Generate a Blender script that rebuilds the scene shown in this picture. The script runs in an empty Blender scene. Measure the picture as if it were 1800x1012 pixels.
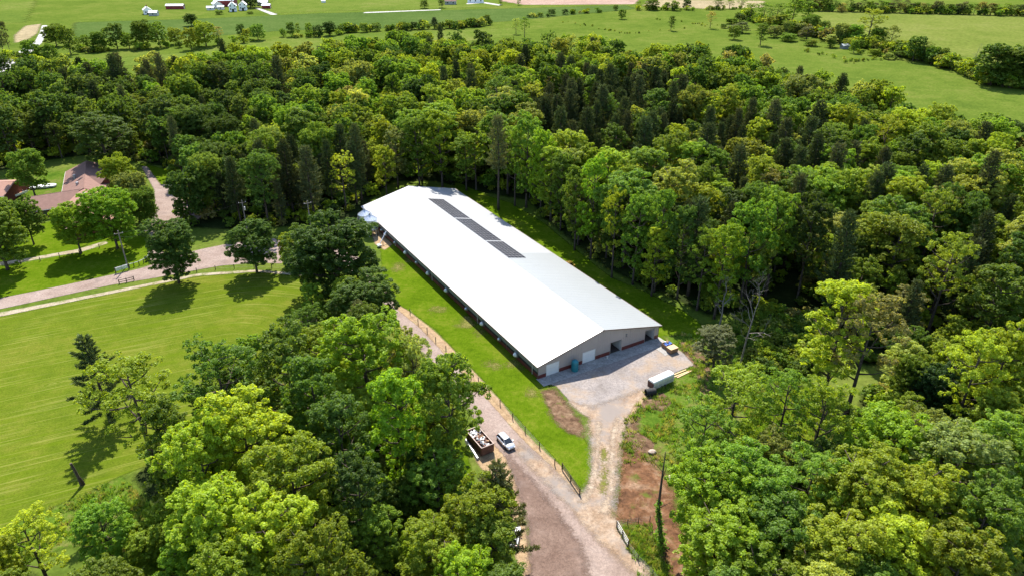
import bpy, bmesh, math, random
import numpy as np
from mathutils import Vector, Matrix

# ------------------------------------------------------------------ camera, sky, sun, exposure
scene = bpy.context.scene
COL = scene.collection
CAM_H = 84.0
FPX = 1255.0
PITCH = math.atan(656.0 / 1255.0)
cam_data = bpy.data.cameras.new('camera')
cam = bpy.data.objects.new('camera', cam_data)
COL.objects.link(cam)
cam.location = (0, 0, CAM_H)
cam.rotation_euler = (math.radians(90) - PITCH, 0, 0)
cam_data.sensor_width = 36.0
cam_data.lens = 36.0 * FPX / 1800.0
cam_data.clip_start = 0.5
cam_data.clip_end = 20000.0
scene.camera = cam

SUN_EL = math.radians(50.0)
SUN_XY = Vector((-0.13, 1.0)).normalized()        # horizontal direction towards the sun
world = bpy.data.worlds.new('World')
scene.world = world
world.use_nodes = True
wn = world.node_tree
wn.nodes.clear()
w_out = wn.nodes.new('ShaderNodeOutputWorld')
w_bg = wn.nodes.new('ShaderNodeBackground')
w_sky = wn.nodes.new('ShaderNodeTexSky')
w_sky.sky_type = 'NISHITA'
w_sky.sun_disc = False
w_sky.sun_elevation = SUN_EL
w_sky.sun_rotation = math.atan2(SUN_XY.x, SUN_XY.y)
w_sky.air_density = 1.0
w_sky.dust_density = 0.6
w_bg.inputs[1].default_value = 0.15
wn.links.new(w_sky.outputs[0], w_bg.inputs[0])
wn.links.new(w_bg.outputs[0], w_out.inputs[0])

sun_data = bpy.data.lights.new('sun', 'SUN')
sun_data.energy = 5.0
sun_data.angle = math.radians(0.5)
sun_data.color = (1.0, 0.945, 0.85)
sun = bpy.data.objects.new('sun', sun_data)
COL.objects.link(sun)
sun.location = (0, 0, 150)
sd = Vector((SUN_XY.x * math.cos(SUN_EL), SUN_XY.y * math.cos(SUN_EL), math.sin(SUN_EL)))
sun.rotation_euler = sd.to_track_quat('Z', 'Y').to_euler()

scene.view_settings.view_transform = 'Standard'
scene.view_settings.look = 'None'
scene.view_settings.exposure = 1.2
scene.view_settings.gamma = 1.0
scene.view_settings.use_curve_mapping = False
scene.cycles.max_bounces = 6
scene.cycles.diffuse_bounces = 3
scene.cycles.glossy_bounces = 2
scene.cycles.transmission_bounces = 4
scene.cycles.transparent_max_bounces = 12
scene.cycles.volume_bounces = 0
scene.cycles.use_denoising = True

# ------------------------------------------------------------------ helpers
TS, TC = math.sin(PITCH), math.cos(PITCH)


def at(px, py, z=0.0):
    """A point of the place at height z, from its direction as surveyed in the 1800 px photograph."""
    dx, dy, dz = (px - 900) / FPX, TC - TS * (py - 506) / FPX, -(TC * (py - 506) / FPX + TS)
    t = (z - CAM_H) / dz
    return Vector((dx * t, dy * t, z))


def depth(p):
    return p.y * TC - (p.z - CAM_H) * TS


def proj(p):
    zc = depth(p)
    yc = -((p.z - CAM_H) * TC + p.y * TS)
    return 900 + FPX * p.x / zc, 506 + FPX * yc / zc


def xy(pts):
    return [tuple(at(a, b)[:2]) for a, b in pts]


def nth(k):
    w = ['first', 'second', 'third', 'fourth', 'fifth', 'sixth', 'seventh', 'eighth', 'ninth', 'tenth']
    return w[k] if k < 10 else '%d%s' % (k + 1, 'th' if 10 <= (k + 1) % 100 <= 20 else {1: 'st', 2: 'nd', 3: 'rd'}.get((k + 1) % 10, 'th'))


RNG = np.random.default_rng(7)
random.seed(7)


class NT:
    """Small wrapper to write node trees compactly."""
    def __init__(self, mat):
        mat.use_nodes = True
        self.t = mat.node_tree
        self.t.nodes.clear()
        self.out = self.t.nodes.new('ShaderNodeOutputMaterial')

    def n(self, kind, ins=None, **props):
        nd = self.t.nodes.new('ShaderNode' + kind)
        for k, v in props.items():
            setattr(nd, k, v)
        for k, v in (ins or {}).items():
            if hasattr(v, 'is_output'):
                self.t.links.new(v, nd.inputs[k])
            else:
                nd.inputs[k].default_value = v
        return nd

    def math(self, op, a, b=0.0, c=None, clamp=False):
        d = {0: a, 1: b}
        if c is not None:
            d[2] = c
        return self.n('Math', d, operation=op, use_clamp=clamp).outputs[0]

    def mix(self, f, a, b, blend='MIX'):
        nd = self.n('Mix', None, data_type='RGBA', blend_type=blend)
        for i, v in ((0, f), (6, a), (7, b)):
            if hasattr(v, 'is_output'):
                self.t.links.new(v, nd.inputs[i])
            else:
                nd.inputs[i].default_value = v if i == 0 else (tuple(v) + (1,))[:4]
        return nd.outputs[2]

    def noise(self, scale, detail=4, rough=0.55, vec=None, dist=0.0):
        d = {'Scale': scale, 'Detail': detail, 'Roughness': rough, 'Distortion': dist}
        if vec is not None:
            d['Vector'] = vec
        return self.n('TexNoise', d).outputs[0]

    def ramp(self, fac, stops, interp='LINEAR'):
        nd = self.n('ValToRGB', {0: fac})
        cr = nd.color_ramp
        cr.interpolation = interp
        while len(cr.elements) > 1:
            cr.elements.remove(cr.elements[-1])
        cr.elements[0].position = stops[0][0]
        cr.elements[0].color = (tuple(stops[0][1]) + (1,))[:4]
        for p, c in stops[1:]:
            e = cr.elements.new(p)
            e.color = (tuple(c) + (1,))[:4]
        return nd.outputs[0]

    def sstep(self, x, lo, hi):
        return self.n('MapRange', {0: x, 1: lo, 2: hi, 3: 0.0, 4: 1.0}, interpolation_type='SMOOTHSTEP').outputs[0]

    def pos(self):
        return self.n('NewGeometry').outputs['Position']

    def bsdf(self, color, rough=0.8, metallic=0.0, bump=None, strength=0.3, dist=0.1, spec=0.3):
        d = {'Base Color': color if hasattr(color, 'is_output') else (tuple(color) + (1,))[:4],
             'Roughness': rough, 'Metallic': metallic, 'Specular IOR Level': spec}
        if bump is not None:
            d['Normal'] = self.n('Bump', {'Strength': strength, 'Distance': dist, 'Height': bump}).outputs[0]
        return self.n('BsdfPrincipled', d).outputs[0]

    def finish(self, sh, feather=None):
        if feather:
            amp, sc = feather
            w = self.n('Attribute', None, attribute_name='edge').outputs['Fac']
            nz = self.math('ADD', self.math('MULTIPLY', self.noise(sc, 4, 0.65, self.pos()), 0.5), self.math('MULTIPLY', self.noise(sc * 9, 3, 0.7, self.pos()), 0.5))
            a = self.math('MULTIPLY_ADD', self.math('SUBTRACT', nz, 0.5), amp, w)
            a = self.sstep(a, 0.28, 0.72)
            tr = self.n('BsdfTransparent').outputs[0]
            m = self.n('MixShader', {0: a})
            self.t.links.new(tr, m.inputs[1])
            self.t.links.new(sh, m.inputs[2])
            sh = m.outputs[0]
        self.t.links.new(sh, self.out.inputs[0])


def plain(name, color, rough=0.6, metallic=0.0, var=0.18, scale=1.5, spec=0.4):
    """Painted or raw surface with a little uneven dirt and wear."""
    m = bpy.data.materials.new(name)
    t = NT(m)
    co = t.n('TexCoord').outputs['Object']
    nz = t.noise(scale, 5, 0.6, co)
    dark = tuple(c * (1 - var) for c in color)
    lite = tuple(min(1, c * (1 + var * 0.6)) for c in color)
    c = t.ramp(nz, [(0.3, dark), (0.7, lite)])
    t.finish(t.bsdf(c, rough, metallic, spec=spec))
    return m


GK = 0.7


def grass(name, cols, scale=0.12, feather=None, mow=False, fine=3.0, bump=0.5):
    cols = [tuple(x * GK for x in c) for c in cols]
    m = bpy.data.materials.new(name)
    t = NT(m)
    p = t.pos()
    big = t.noise(scale, 5, 0.6, p)
    mid = t.noise(scale * 7, 4, 0.65, p)
    fin = t.noise(fine, 3, 0.7, p)
    mixf = t.math('ADD', t.math('MULTIPLY', big, 0.55), t.math('MULTIPLY', mid, 0.45))
    c = t.ramp(mixf, [(0.36, cols[0]), (0.5, cols[1]), (0.64, cols[2])])
    fv = t.ramp(fin, [(0.25, (0.62, 0.62, 0.6)), (0.75, (1.3, 1.28, 1.2))])
    c = t.mix(1.0, c, fv, 'MULTIPLY')
    if mow:
        mw = t.n('Attribute', None, attribute_name='mow').outputs['Fac']
        sp = t.n('SeparateXYZ', {0: p})
        along = t.math('MULTIPLY', t.math('SUBTRACT', sp.outputs[0], t.math('MULTIPLY', sp.outputs[1], 0.4)), 0.035)
        v1 = t.n('CombineXYZ', {0: t.math('MULTIPLY', mw, 0.55), 1: along, 2: 0.0}).outputs[0]
        v2 = t.n('CombineXYZ', {0: t.math('MULTIPLY', mw, 2.6), 1: t.math('MULTIPLY', along, 2.0), 2: 4.0}).outputs[0]
        band = t.noise(1.0, 2, 0.5, v1)
        line = t.noise(1.0, 3, 0.6, v2)
        c = t.mix(t.math('MULTIPLY', t.sstep(band, 0.5, 0.68), 0.38), c, (0.075, 0.12, 0.003))
        c = t.mix(t.math('MULTIPLY', t.sstep(line, 0.53, 0.7), 0.5), c, (0.23, 0.22, 0.06))
    t.finish(t.bsdf(c, 0.85, bump=fin, strength=bump, dist=0.12, spec=0.0), feather)
    return m


def soil(name, cols, scale=0.25, feather=None, fine=5.0, rough=0.95, bump=0.6, tint=None):
    cols = [tuple(x * GK for x in c) for c in cols]
    if tint:
        tint = (tuple(x * GK for x in tint[0]),) + tint[1:]
    m = bpy.data.materials.new(name)
    t = NT(m)
    p = t.pos()
    big = t.noise(scale, 6, 0.62, p, 0.4)
    fin = t.noise(fine, 5, 0.75, p)
    c = t.ramp(big, [(0.3, cols[0]), (0.5, cols[1]), (0.7, cols[2])])
    fv = t.ramp(t.math('ADD', t.math('MULTIPLY', fin, 0.6), t.math('MULTIPLY', t.noise(fine * 0.3, 4, 0.7, p), 0.4)), [(0.32, (0.5,) * 3), (0.68, (1.45,) * 3)])
    c = t.mix(1.0, c, fv, 'MULTIPLY')
    if tint:
        col, sc, lo, hi, amt = tint
        k = t.sstep(t.noise(sc, 5, 0.65, p), lo, hi)
        c = t.mix(t.math('MULTIPLY', k, amt), c, col)
    t.finish(t.bsdf(c, rough, bump=fin, strength=bump, dist=0.1, spec=0.02), feather)
    return m


def leaf(name, stops, hue=0.025, trans=0.55, gloss=0.012, val=(0.7, 1.3)):
    stops = [(p, (c[0] * 1.54, c[1] * 1.5, c[2] * 1.4)) for p, c in stops]
    """Leaves: tone differs from tree to tree and from leaf to leaf; light passes through them."""
    m = bpy.data.materials.new(name)
    t = NT(m)
    r = t.n('ObjectInfo').outputs['Random']
    isl = t.n('NewGeometry').outputs['Random Per Island']
    c = t.ramp(r, stops, 'CONSTANT' if len(stops) > 3 else 'LINEAR')
    h = t.math('ADD', 0.5 - hue / 2, t.math('MULTIPLY', t.math('FRACT', t.math('MULTIPLY', r, 37.7)), hue))
    v = t.math('ADD', val[0], t.math('MULTIPLY', isl, val[1] - val[0]))
    v2 = t.math('ADD', 0.72, t.math('MULTIPLY', t.math('FRACT', t.math('MULTIPLY', r, 91.3)), 0.72))
    c = t.n('HueSaturation', {'Hue': h, 'Saturation': 1.0, 'Value': t.math('MULTIPLY', v, v2), 'Color': c}).outputs[0]
    df = t.n('BsdfDiffuse', {0: c}).outputs[0]
    tc = t.mix(1.0, c, (1.5, 1.3, 0.5), 'MULTIPLY')
    tr = t.n('BsdfTranslucent', {0: tc}).outputs[0]
    s = t.n('MixShader', {0: trans, 1: df, 2: tr}).outputs[0]
    gl = t.n('BsdfGlossy', {'Color': (0.9, 0.95, 0.85, 1), 'Roughness': 0.5}).outputs[0]
    s = t.n('MixShader', {0: gloss, 1: s, 2: gl}).outputs[0]
    t.finish(s)
    return m


class MB:
    """Collects shapes into one mesh object (one part)."""
    def __init__(self):
        self.v, self.f, self.m = [], [], []

    def face(self, pts, mi=0):
        b = len(self.v)
        self.v += [tuple(p) for p in pts]
        self.f.append(tuple(range(b, b + len(pts))))
        self.m.append(mi)
        return self

    def hexa(self, b, t, mi=0):
        i = len(self.v)
        self.v += [tuple(p) for p in b] + [tuple(p) for p in t]
        n = len(b)
        self.f.append(tuple(i + k for k in reversed(range(n))))
        self.f.append(tuple(i + n + k for k in range(n)))
        self.m += [mi, mi]
        for k in range(n):
            self.f.append((i + k, i + (k + 1) % n, i + n + (k + 1) % n, i + n + k))
            self.m.append(mi)
        return self

    def box(self, x0, x1, y0, y1, z0, z1, mi=0):
        return self.hexa([(x0, y0, z0), (x1, y0, z0), (x1, y1, z0), (x0, y1, z0)],
                         [(x0, y0, z1), (x1, y0, z1), (x1, y1, z1), (x0, y1, z1)], mi)

    def bevel_box(self, x0, x1, y0, y1, z0, z1, b=0.05, mi=0):
        prof = [(0, z0), (0, z1 - b), (b, z1)]
        rings = []
        for ins, z in prof:
            rings.append(self._ring(x0 + ins, x1 - ins, y0 + ins, y1 - ins, z, b))
        return self.rings(rings, mi=mi)

    def _ring(self, x0, x1, y0, y1, z, b):
        return [(x0 + b, y0, z), (x1 - b, y0, z), (x1, y0 + b, z), (x1, y1 - b, z),
                (x1 - b, y1, z), (x0 + b, y1, z), (x0, y1 - b, z), (x0, y0 + b, z)]

    def rings(self, rings, cap0=True, cap1=True, mi=0):
        i = len(self.v)
        n = len(rings[0])
        for r in rings:
            self.v += [tuple(p) for p in r]
        if cap0:
            self.f.append(tuple(i + k for k in reversed(range(n))))
            self.m.append(mi)
        if cap1:
            self.f.append(tuple(i + (len(rings) - 1) * n + k for k in range(n)))
            self.m.append(mi)
        for a in range(len(rings) - 1):
            for k in range(n):
                self.f.append((i + a * n + k, i + a * n + (k + 1) % n, i + (a + 1) * n + (k + 1) % n, i + (a + 1) * n + k))
                self.m.append(mi)
        return self

    def lathe(self, prof, cx=0, cy=0, seg=16, mi=0, caps=(True, True)):
        rr = [[(cx + r * math.cos(2 * math.pi * k / seg), cy + r * math.sin(2 * math.pi * k / seg), z) for k in range(seg)] for r, z in prof]
        return self.rings(rr, caps[0], caps[1], mi)

    def tube(self, pts, radii, seg=6, mi=0):
        pts = [Vector(p) for p in pts]
        if not hasattr(radii, '__len__'):
            radii = [radii] * len(pts)
        rr = []
        for k, p in enumerate(pts):
            d = (pts[min(k + 1, len(pts) - 1)] - pts[max(k - 1, 0)]).normalized()
            a = d.cross(Vector((0, 0, 1)) if abs(d.z) < 0.95 else Vector((1, 0, 0))).normalized()
            b = d.cross(a)
            rr.append([p + (a * math.cos(2 * math.pi * j / seg) + b * math.sin(2 * math.pi * j / seg)) * radii[k] for j in range(seg)])
        return self.rings(rr, mi=mi)

    def mesh(self, name):
        me = bpy.data.meshes.new(name)
        me.from_pydata(self.v, [], self.f)
        me.polygons.foreach_set('material_index', self.m)
        me.update()
        return me

    def build(self, name, mat, parent=None, smooth=False, loc=None, rz=None):
        me = self.mesh(name)
        for mm in (mat if isinstance(mat, (list, tuple)) else [mat]):
            me.materials.append(mm)
        bm = bmesh.new()
        bm.from_mesh(me)
        bmesh.ops.recalc_face_normals(bm, faces=bm.faces)
        bm.to_mesh(me)
        bm.free()
        if smooth:
            me.polygons.foreach_set('use_smooth', [True] * len(me.polygons))
            try:
                me.set_sharp_from_angle(angle=math.radians(40))
            except Exception:
                pass
        return link(name, me, parent, loc, rz)


def link(name, me, parent=None, loc=None, rz=None):
    o = bpy.data.objects.new(name, me)
    COL.objects.link(o)
    if parent is not None:
        o.parent = parent
    if loc is not None:
        o.location = loc
    if rz is not None:
        o.rotation_euler = (0, 0, rz)
    return o


def tag(o, label=None, cat=None, group=None, kind=None):
    for k, v in (('label', label), ('category', cat), ('group', group), ('kind', kind)):
        if v:
            o[k] = v
    return o


def thing(name, label, cat, loc=(0, 0, 0), rz=0.0, group=None):
    o = bpy.data.objects.new(name, None)
    o.empty_display_size = 0.5
    COL.objects.link(o)
    o.location = loc
    o.rotation_euler = (0, 0, rz)
    return tag(o, label, cat, group)


def copy_tree(o, parent=None):
    c = o.copy()
    COL.objects.link(c)
    c.parent = parent
    for ch in list(o.children):
        copy_tree(ch, c)
    return c


def own_mat(o, m):
    o.material_slots[0].link = 'OBJECT'
    o.material_slots[0].material = m


def sdist(P, poly):
    """Signed distance (positive inside) of points P (N,2) to a polygon."""
    poly = np.array(poly, float)
    n = len(poly)
    d = np.full(len(P), 1e9)
    ins = np.zeros(len(P), bool)
    for i in range(n):
        a, b = poly[i], poly[(i + 1) % n]
        e = b - a
        t = np.clip(((P - a) @ e) / max(e @ e, 1e-9), 0, 1)
        d = np.minimum(d, np.hypot(*(P - (a + t[:, None] * e)).T))
        cr = ((a[1] > P[:, 1]) != (b[1] > P[:, 1]))
        with np.errstate(divide='ignore', invalid='ignore'):
            xi = (b[0] - a[0]) * (P[:, 1] - a[1]) / (b[1] - a[1]) + a[0]
        ins ^= cr & (P[:, 0] < xi)
    return np.where(ins, d, -d)


def inside(p, poly):
    return sdist(np.array([[p[0], p[1]]]), poly)[0]


def sheet(name, poly, mat, z, cell=1.0, feather=1.0, kind='structure', label=None, mow=None, relief=0.0):
    """Ground cover laid over the terrain; its rim fades into what lies below."""
    poly = np.array(poly, float)
    mn, mx = poly.min(0) - feather, poly.max(0) + feather
    nx = max(2, int((mx[0] - mn[0]) / cell) + 2)
    ny = max(2, int((mx[1] - mn[1]) / cell) + 2)
    gx, gy = np.meshgrid(mn[0] + np.arange(nx) * cell, mn[1] + np.arange(ny) * cell, indexing='ij')
    P = np.stack([gx.ravel(), gy.ravel()], 1)
    d = sdist(P, poly)
    idx = np.arange(nx * ny).reshape(nx, ny)
    q = np.stack([idx[:-1, :-1], idx[1:, :-1], idx[1:, 1:], idx[:-1, 1:]], -1).reshape(-1, 4)
    q = q[(d[q] > -feather).any(1)]
    used, inv = np.unique(q, return_inverse=True)
    q = inv.reshape(-1, 4)
    V = np.zeros((len(used), 3))
    V[:, :2] = P[used]
    V[:, 2] = z
    dd = d[used]
    if relief:
        s = np.clip(dd / 2.5, 0, 1)
        V[:, 2] += relief * s * (0.35 + 0.65 * np.abs(np.sin(V[:, 0] * 1.7 + np.sin(V[:, 1] * 1.3) * 1.4) * np.cos(V[:, 1] * 1.1 + np.sin(V[:, 0] * 0.8))))
    me = bpy.data.meshes.new(name)
    me.from_pydata(V.tolist(), [], q.tolist())
    a = me.attributes.new('edge', 'FLOAT', 'POINT')
    a.data.foreach_set('value', np.clip(0.5 + dd / (2 * feather), 0, 1).astype(np.float32))
    if mow is not None:
        m_ = me.attributes.new('mow', 'FLOAT', 'POINT')
        m_.data.foreach_set('value', mow(V).astype(np.float32))
    me.materials.append(mat)
    me.polygons.foreach_set('use_smooth', [True] * len(me.polygons))
    o = link(name, me)
    return tag(o, label, None, None, kind)


# ------------------------------------------------------------------ materials
M = {}
M['meadow'] = grass('meadow', [(0.083, 0.132, 0.02), (0.115, 0.166, 0.026), (0.162, 0.192, 0.042)], 0.02, fine=0.8)
M['lawn'] = grass('mown lawn', [(0.09, 0.136, 0.011), (0.118, 0.163, 0.014), (0.168, 0.188, 0.026)], 0.05, (0.6, 0.6), True, 3.0, 0.3)
M['bright'] = grass('fresh lawn', [(0.068, 0.124, 0.005), (0.1, 0.168, 0.007), (0.16, 0.2, 0.02)], 0.12, (0.8, 0.7), False, 3.5, 0.4)
M['rough'] = grass('rough grass', [(0.055, 0.115, 0.012), (0.105, 0.175, 0.02), (0.19, 0.18, 0.06)], 0.13, (0.9, 0.5), False, 2.2, 0.9)
M['drygrass'] = grass('dry grass', [(0.12, 0.16, 0.02), (0.19, 0.19, 0.05), (0.26, 0.22, 0.09)], 0.3, (2.2, 0.35), False, 2.5)
M['pasture'] = grass('pasture', [(0.093, 0.148, 0.025), (0.127, 0.178, 0.031), (0.17, 0.2, 0.05)], 0.012, (0.5, 0.05), False, 0.5)
M['crop'] = grass('young crop', [(0.068, 0.115, 0.028), (0.084, 0.135, 0.034), (0.107, 0.155, 0.043)], 0.01, (0.4, 0.06), False, 0.5)
M['hay'] = grass('hay field', [(0.126, 0.168, 0.032), (0.16, 0.195, 0.042), (0.195, 0.215, 0.06)], 0.012, (0.4, 0.06), False, 0.4)
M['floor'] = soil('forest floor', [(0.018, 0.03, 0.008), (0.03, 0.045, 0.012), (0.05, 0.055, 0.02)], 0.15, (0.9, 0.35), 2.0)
M['plough'] = soil('ploughed soil', [(0.34, 0.22, 0.17), (0.4, 0.27, 0.21), (0.44, 0.31, 0.25)], 0.02, (0.3, 0.05), 0.5)
M['tanfield'] = soil('stubble', [(0.3, 0.24, 0.13), (0.35, 0.28, 0.16), (0.4, 0.32, 0.19)], 0.03, (0.3, 0.05), 0.5)
M['gravel'] = soil('gravel', [(0.27, 0.235, 0.215), (0.345, 0.305, 0.285), (0.42, 0.36, 0.32)], 0.16, (0.7, 0.6), 6.0, bump=0.8,
                   tint=((0.42, 0.3, 0.19), 0.1, 0.5, 0.68, 0.7))
M['track'] = soil('dusty track', [(0.3, 0.2, 0.13), (0.4, 0.29, 0.205), (0.46, 0.37, 0.29)], 0.4, (1.2, 0.4), 5.0,
                  tint=((0.3, 0.26, 0.235), 0.13, 0.46, 0.62, 0.9))
M['verge'] = soil('sandy verge', [(0.33, 0.22, 0.125), (0.42, 0.29, 0.17), (0.48, 0.36, 0.22)], 0.4, (0.9, 0.7), 5.0,
                  tint=((0.14, 0.17, 0.03), 0.4, 0.58, 0.72, 0.8))
M['path'] = soil('pale footpath', [(0.33, 0.27, 0.18), (0.42, 0.35, 0.25), (0.48, 0.42, 0.32)], 0.4, (0.9, 0.6), 5.0, tint=((0.14, 0.18, 0.03), 0.35, 0.5, 0.66, 0.8))
M['road'] = soil('worn asphalt', [(0.28, 0.205, 0.17), (0.35, 0.265, 0.225), (0.4, 0.315, 0.27)], 0.2, (0.35, 0.8), 7.0, bump=0.3,
                 tint=((0.22, 0.17, 0.15), 0.22, 0.5, 0.7, 0.6))
M['wet'] = soil('dark gravel', [(0.165, 0.108, 0.084), (0.215, 0.145, 0.115), (0.28, 0.195, 0.155)], 0.3, (1.1, 0.3), 6.0,
                tint=((0.27, 0.2, 0.17), 0.12, 0.5, 0.7, 0.7))
M['redsoil'] = soil('red soil', [(0.075, 0.042, 0.027), (0.2, 0.1, 0.052), (0.33, 0.215, 0.14)], 0.35, (1.3, 0.4), 3.0, bump=1.0,
                    tint=((0.1, 0.15, 0.02), 0.3, 0.55, 0.7, 0.75))
M['mud'] = soil('turned earth', [(0.09, 0.052, 0.032), (0.19, 0.115, 0.07), (0.29, 0.2, 0.125)], 0.6, (1.3, 0.5), 4.0, bump=1.0,
                tint=((0.1, 0.17, 0.015), 0.45, 0.55, 0.7, 0.6))
M['paleroad'] = soil('pale road', [(0.5, 0.47, 0.45), (0.56, 0.53, 0.51), (0.6, 0.57, 0.55)], 0.05, (0.2, 0.2), 1.0, bump=0.1)
M['concrete'] = soil('concrete', [(0.36, 0.34, 0.32), (0.42, 0.4, 0.375), (0.47, 0.45, 0.42)], 0.3, None, 3.0, 0.85, 0.1)

LT = {'mid': (0.088, 0.15, 0.014), 'yg': (0.15, 0.2, 0.012), 'dark': (0.048, 0.088, 0.012), 'pale': (0.155, 0.2, 0.05),
      'tan': (0.165, 0.165, 0.05), 'grey': (0.1, 0.12, 0.05), 'lime': (0.118, 0.2, 0.01), 'deep': (0.028, 0.058, 0.013)}
for k, c in LT.items():
    M['leaf_' + k] = leaf('leaves ' + k, [(0.0, tuple(x * 0.88 for x in c)), (1.0, tuple(x * 1.12 for x in c))])
M['leaf_forest'] = leaf('leaves of the wood', [(0.0, LT['mid']), (0.18, (0.112, 0.175, 0.015)), (0.34, LT['dark']), (0.44, (0.135, 0.185, 0.016)),
                                               (0.6, LT['yg']), (0.72, (0.066, 0.12, 0.014)), (0.82, (0.155, 0.195, 0.03)), (0.91, (0.17, 0.205, 0.045)), (0.97, (0.145, 0.145, 0.045))])
M['leaf_leftwood'] = leaf('leaves of the darker left wood', [(0.0, LT['mid']), (0.25, LT['dark']), (0.5, (0.06, 0.105, 0.016)), (0.72, (0.095, 0.14, 0.02)), (0.9, (0.05, 0.085, 0.018))])  # deeper green leaf tones for the left wood
M['needle'] = leaf('pine needles', [(0.0, (0.026, 0.042, 0.015)), (0.5, (0.036, 0.052, 0.018)), (1.0, (0.05, 0.06, 0.025))], 0.02, 0.22, 0.008)
M['needle_grey'] = leaf('grey pine needles', [(0.0, (0.06, 0.075, 0.03)), (1.0, (0.08, 0.09, 0.035))], 0.02, 0.25, 0.01)  # lighter grey-green needles of a few single pines
M['ivy'] = leaf('ivy leaves', [(0.0, (0.06, 0.13, 0.014)), (1.0, (0.08, 0.15, 0.018))])
M['bark'] = plain('bark', (0.085, 0.066, 0.052), 0.95, var=0.45, scale=2.5, spec=0.1)
M['deadwood'] = plain('bleached dead wood', (0.2, 0.172, 0.152), 0.9, var=0.35, scale=2.0, spec=0.1)

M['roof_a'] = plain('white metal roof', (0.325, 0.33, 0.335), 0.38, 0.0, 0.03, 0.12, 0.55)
M['roof_c'] = plain('glare lightened metal roof', (0.44, 0.445, 0.45), 0.37, 0.0, 0.03, 0.12, 0.55)  # lighter copy for the left slope, sun glare put into its colour
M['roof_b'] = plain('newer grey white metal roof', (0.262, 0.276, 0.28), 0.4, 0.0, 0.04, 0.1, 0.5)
M['siding'] = plain('taupe steel siding', (0.42, 0.36, 0.325), 0.55, 0.0, 0.06, 0.4)
M['wainscot'] = plain('dark red wainscot', (0.15, 0.035, 0.028), 0.5, 0.0, 0.2, 0.8)
M['trim'] = plain('brown trim', (0.15, 0.1, 0.085), 0.5, 0.0, 0.15, 1.0)
M['curtain'] = plain('grey green curtain', (0.21, 0.225, 0.215), 0.7, 0.0, 0.12, 0.5)
M['wall_shade'] = plain('dark lower wall shade', (0.03, 0.03, 0.036), 0.9, 0.0, 0.3, 1.0)  # near-black tone, shade of the lower side wall painted in
M['white'] = plain('white paint', (0.78, 0.78, 0.76), 0.45, 0.0, 0.06, 1.0)
M['offwhite'] = plain('weathered white paint', (0.62, 0.6, 0.56), 0.5, 0.0, 0.12, 1.5)
M['inside'] = plain('dim interior', (0.07, 0.05, 0.042), 0.9, 0.0, 0.3, 0.6)
M['galv'] = plain('galvanised steel', (0.56, 0.59, 0.63), 0.38, 0.75, 0.12, 1.2)
M['steel'] = plain('grey steel', (0.3, 0.31, 0.32), 0.45, 0.5, 0.2, 1.5)
M['cell'] = plain('solar glass', (0.01, 0.01, 0.02), 0.35, 0.0, 0.25, 2.5, 0.22)
M['alu'] = plain('bare aluminium', (0.62, 0.62, 0.63), 0.35, 0.6, 0.06, 3.0)
M['teal'] = plain('teal plastic', (0.012, 0.19, 0.235), 0.35, 0.0, 0.12, 1.5, 0.5)
M['rubber'] = plain('black rubber', (0.02, 0.02, 0.021), 0.8, 0.0, 0.3, 3.0)
M['rust'] = plain('rusty brown steel', (0.14, 0.065, 0.045), 0.75, 0.1, 0.4, 1.8)
M['rim'] = plain('worn primer edge', (0.36, 0.27, 0.23), 0.7, 0.0, 0.25, 2.0)
M['greypaint'] = plain('grey paint', (0.52, 0.52, 0.51), 0.6, 0.0, 0.15, 1.5)
M['wood'] = plain('fresh lumber', (0.52, 0.36, 0.19), 0.8, 0.0, 0.15, 2.0)
M['oldwood'] = plain('dark weathered wood', (0.07, 0.05, 0.037), 0.9, 0.0, 0.35, 2.5)
M['crate'] = plain('brown board', (0.25, 0.145, 0.08), 0.85, 0.0, 0.2, 2.0)
M['tarp'] = plain('blue tarpaulin', (0.04, 0.11, 0.38), 0.5, 0.0, 0.2, 2.0)
M['yellow'] = plain('yellow machine paint', (0.6, 0.33, 0.02), 0.45, 0.0, 0.2, 1.5)
M['shingle'] = plain('mauve brown shingles', (0.2, 0.115, 0.092), 0.9, 0.0, 0.16, 0.9, 0.15)
M['shingle_red'] = plain('rosy and sunlit shingles', (0.3, 0.165, 0.125), 0.9, 0.0, 0.16, 0.9, 0.15)  # rosier copy; on the house wing sunlight is put into its colour
M['brick'] = plain('dark red brick', (0.18, 0.06, 0.042), 0.9, 0.0, 0.25, 2.0, 0.15)
M['barnred'] = plain('barn red boards', (0.2, 0.03, 0.028), 0.8, 0.0, 0.15, 0.3)
M['window'] = plain('dark window glass', (0.025, 0.03, 0.04), 0.12, 0.0, 0.2, 1.0, 0.7)
M['silver'] = plain('silver car paint', (0.55, 0.56, 0.57), 0.22, 0.55, 0.04, 1.0, 0.6)
M['glass'] = plain('tinted car glass', (0.02, 0.025, 0.03), 0.06, 0.0, 0.1, 1.0, 0.8)
M['lamp_red'] = plain('red tail lamp', (0.35, 0.01, 0.01), 0.25, 0.0, 0.1, 1.0)
M['lamp_clear'] = plain('clear head lamp', (0.7, 0.7, 0.68), 0.15, 0.2, 0.05, 1.0)
M['orange'] = plain('orange paint', (0.55, 0.2, 0.06), 0.5, 0.0, 0.15, 1.0)
M['signgreen'] = plain('pale green board', (0.34, 0.45, 0.33), 0.6, 0.0, 0.12, 1.5)
M['stone'] = plain('pale boulder', (0.4, 0.31, 0.25), 0.9, 0.0, 0.25, 2.5)
M['wire'] = plain('fence wire', (0.25, 0.24, 0.23), 0.5, 0.6, 0.2, 2.0)
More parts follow.
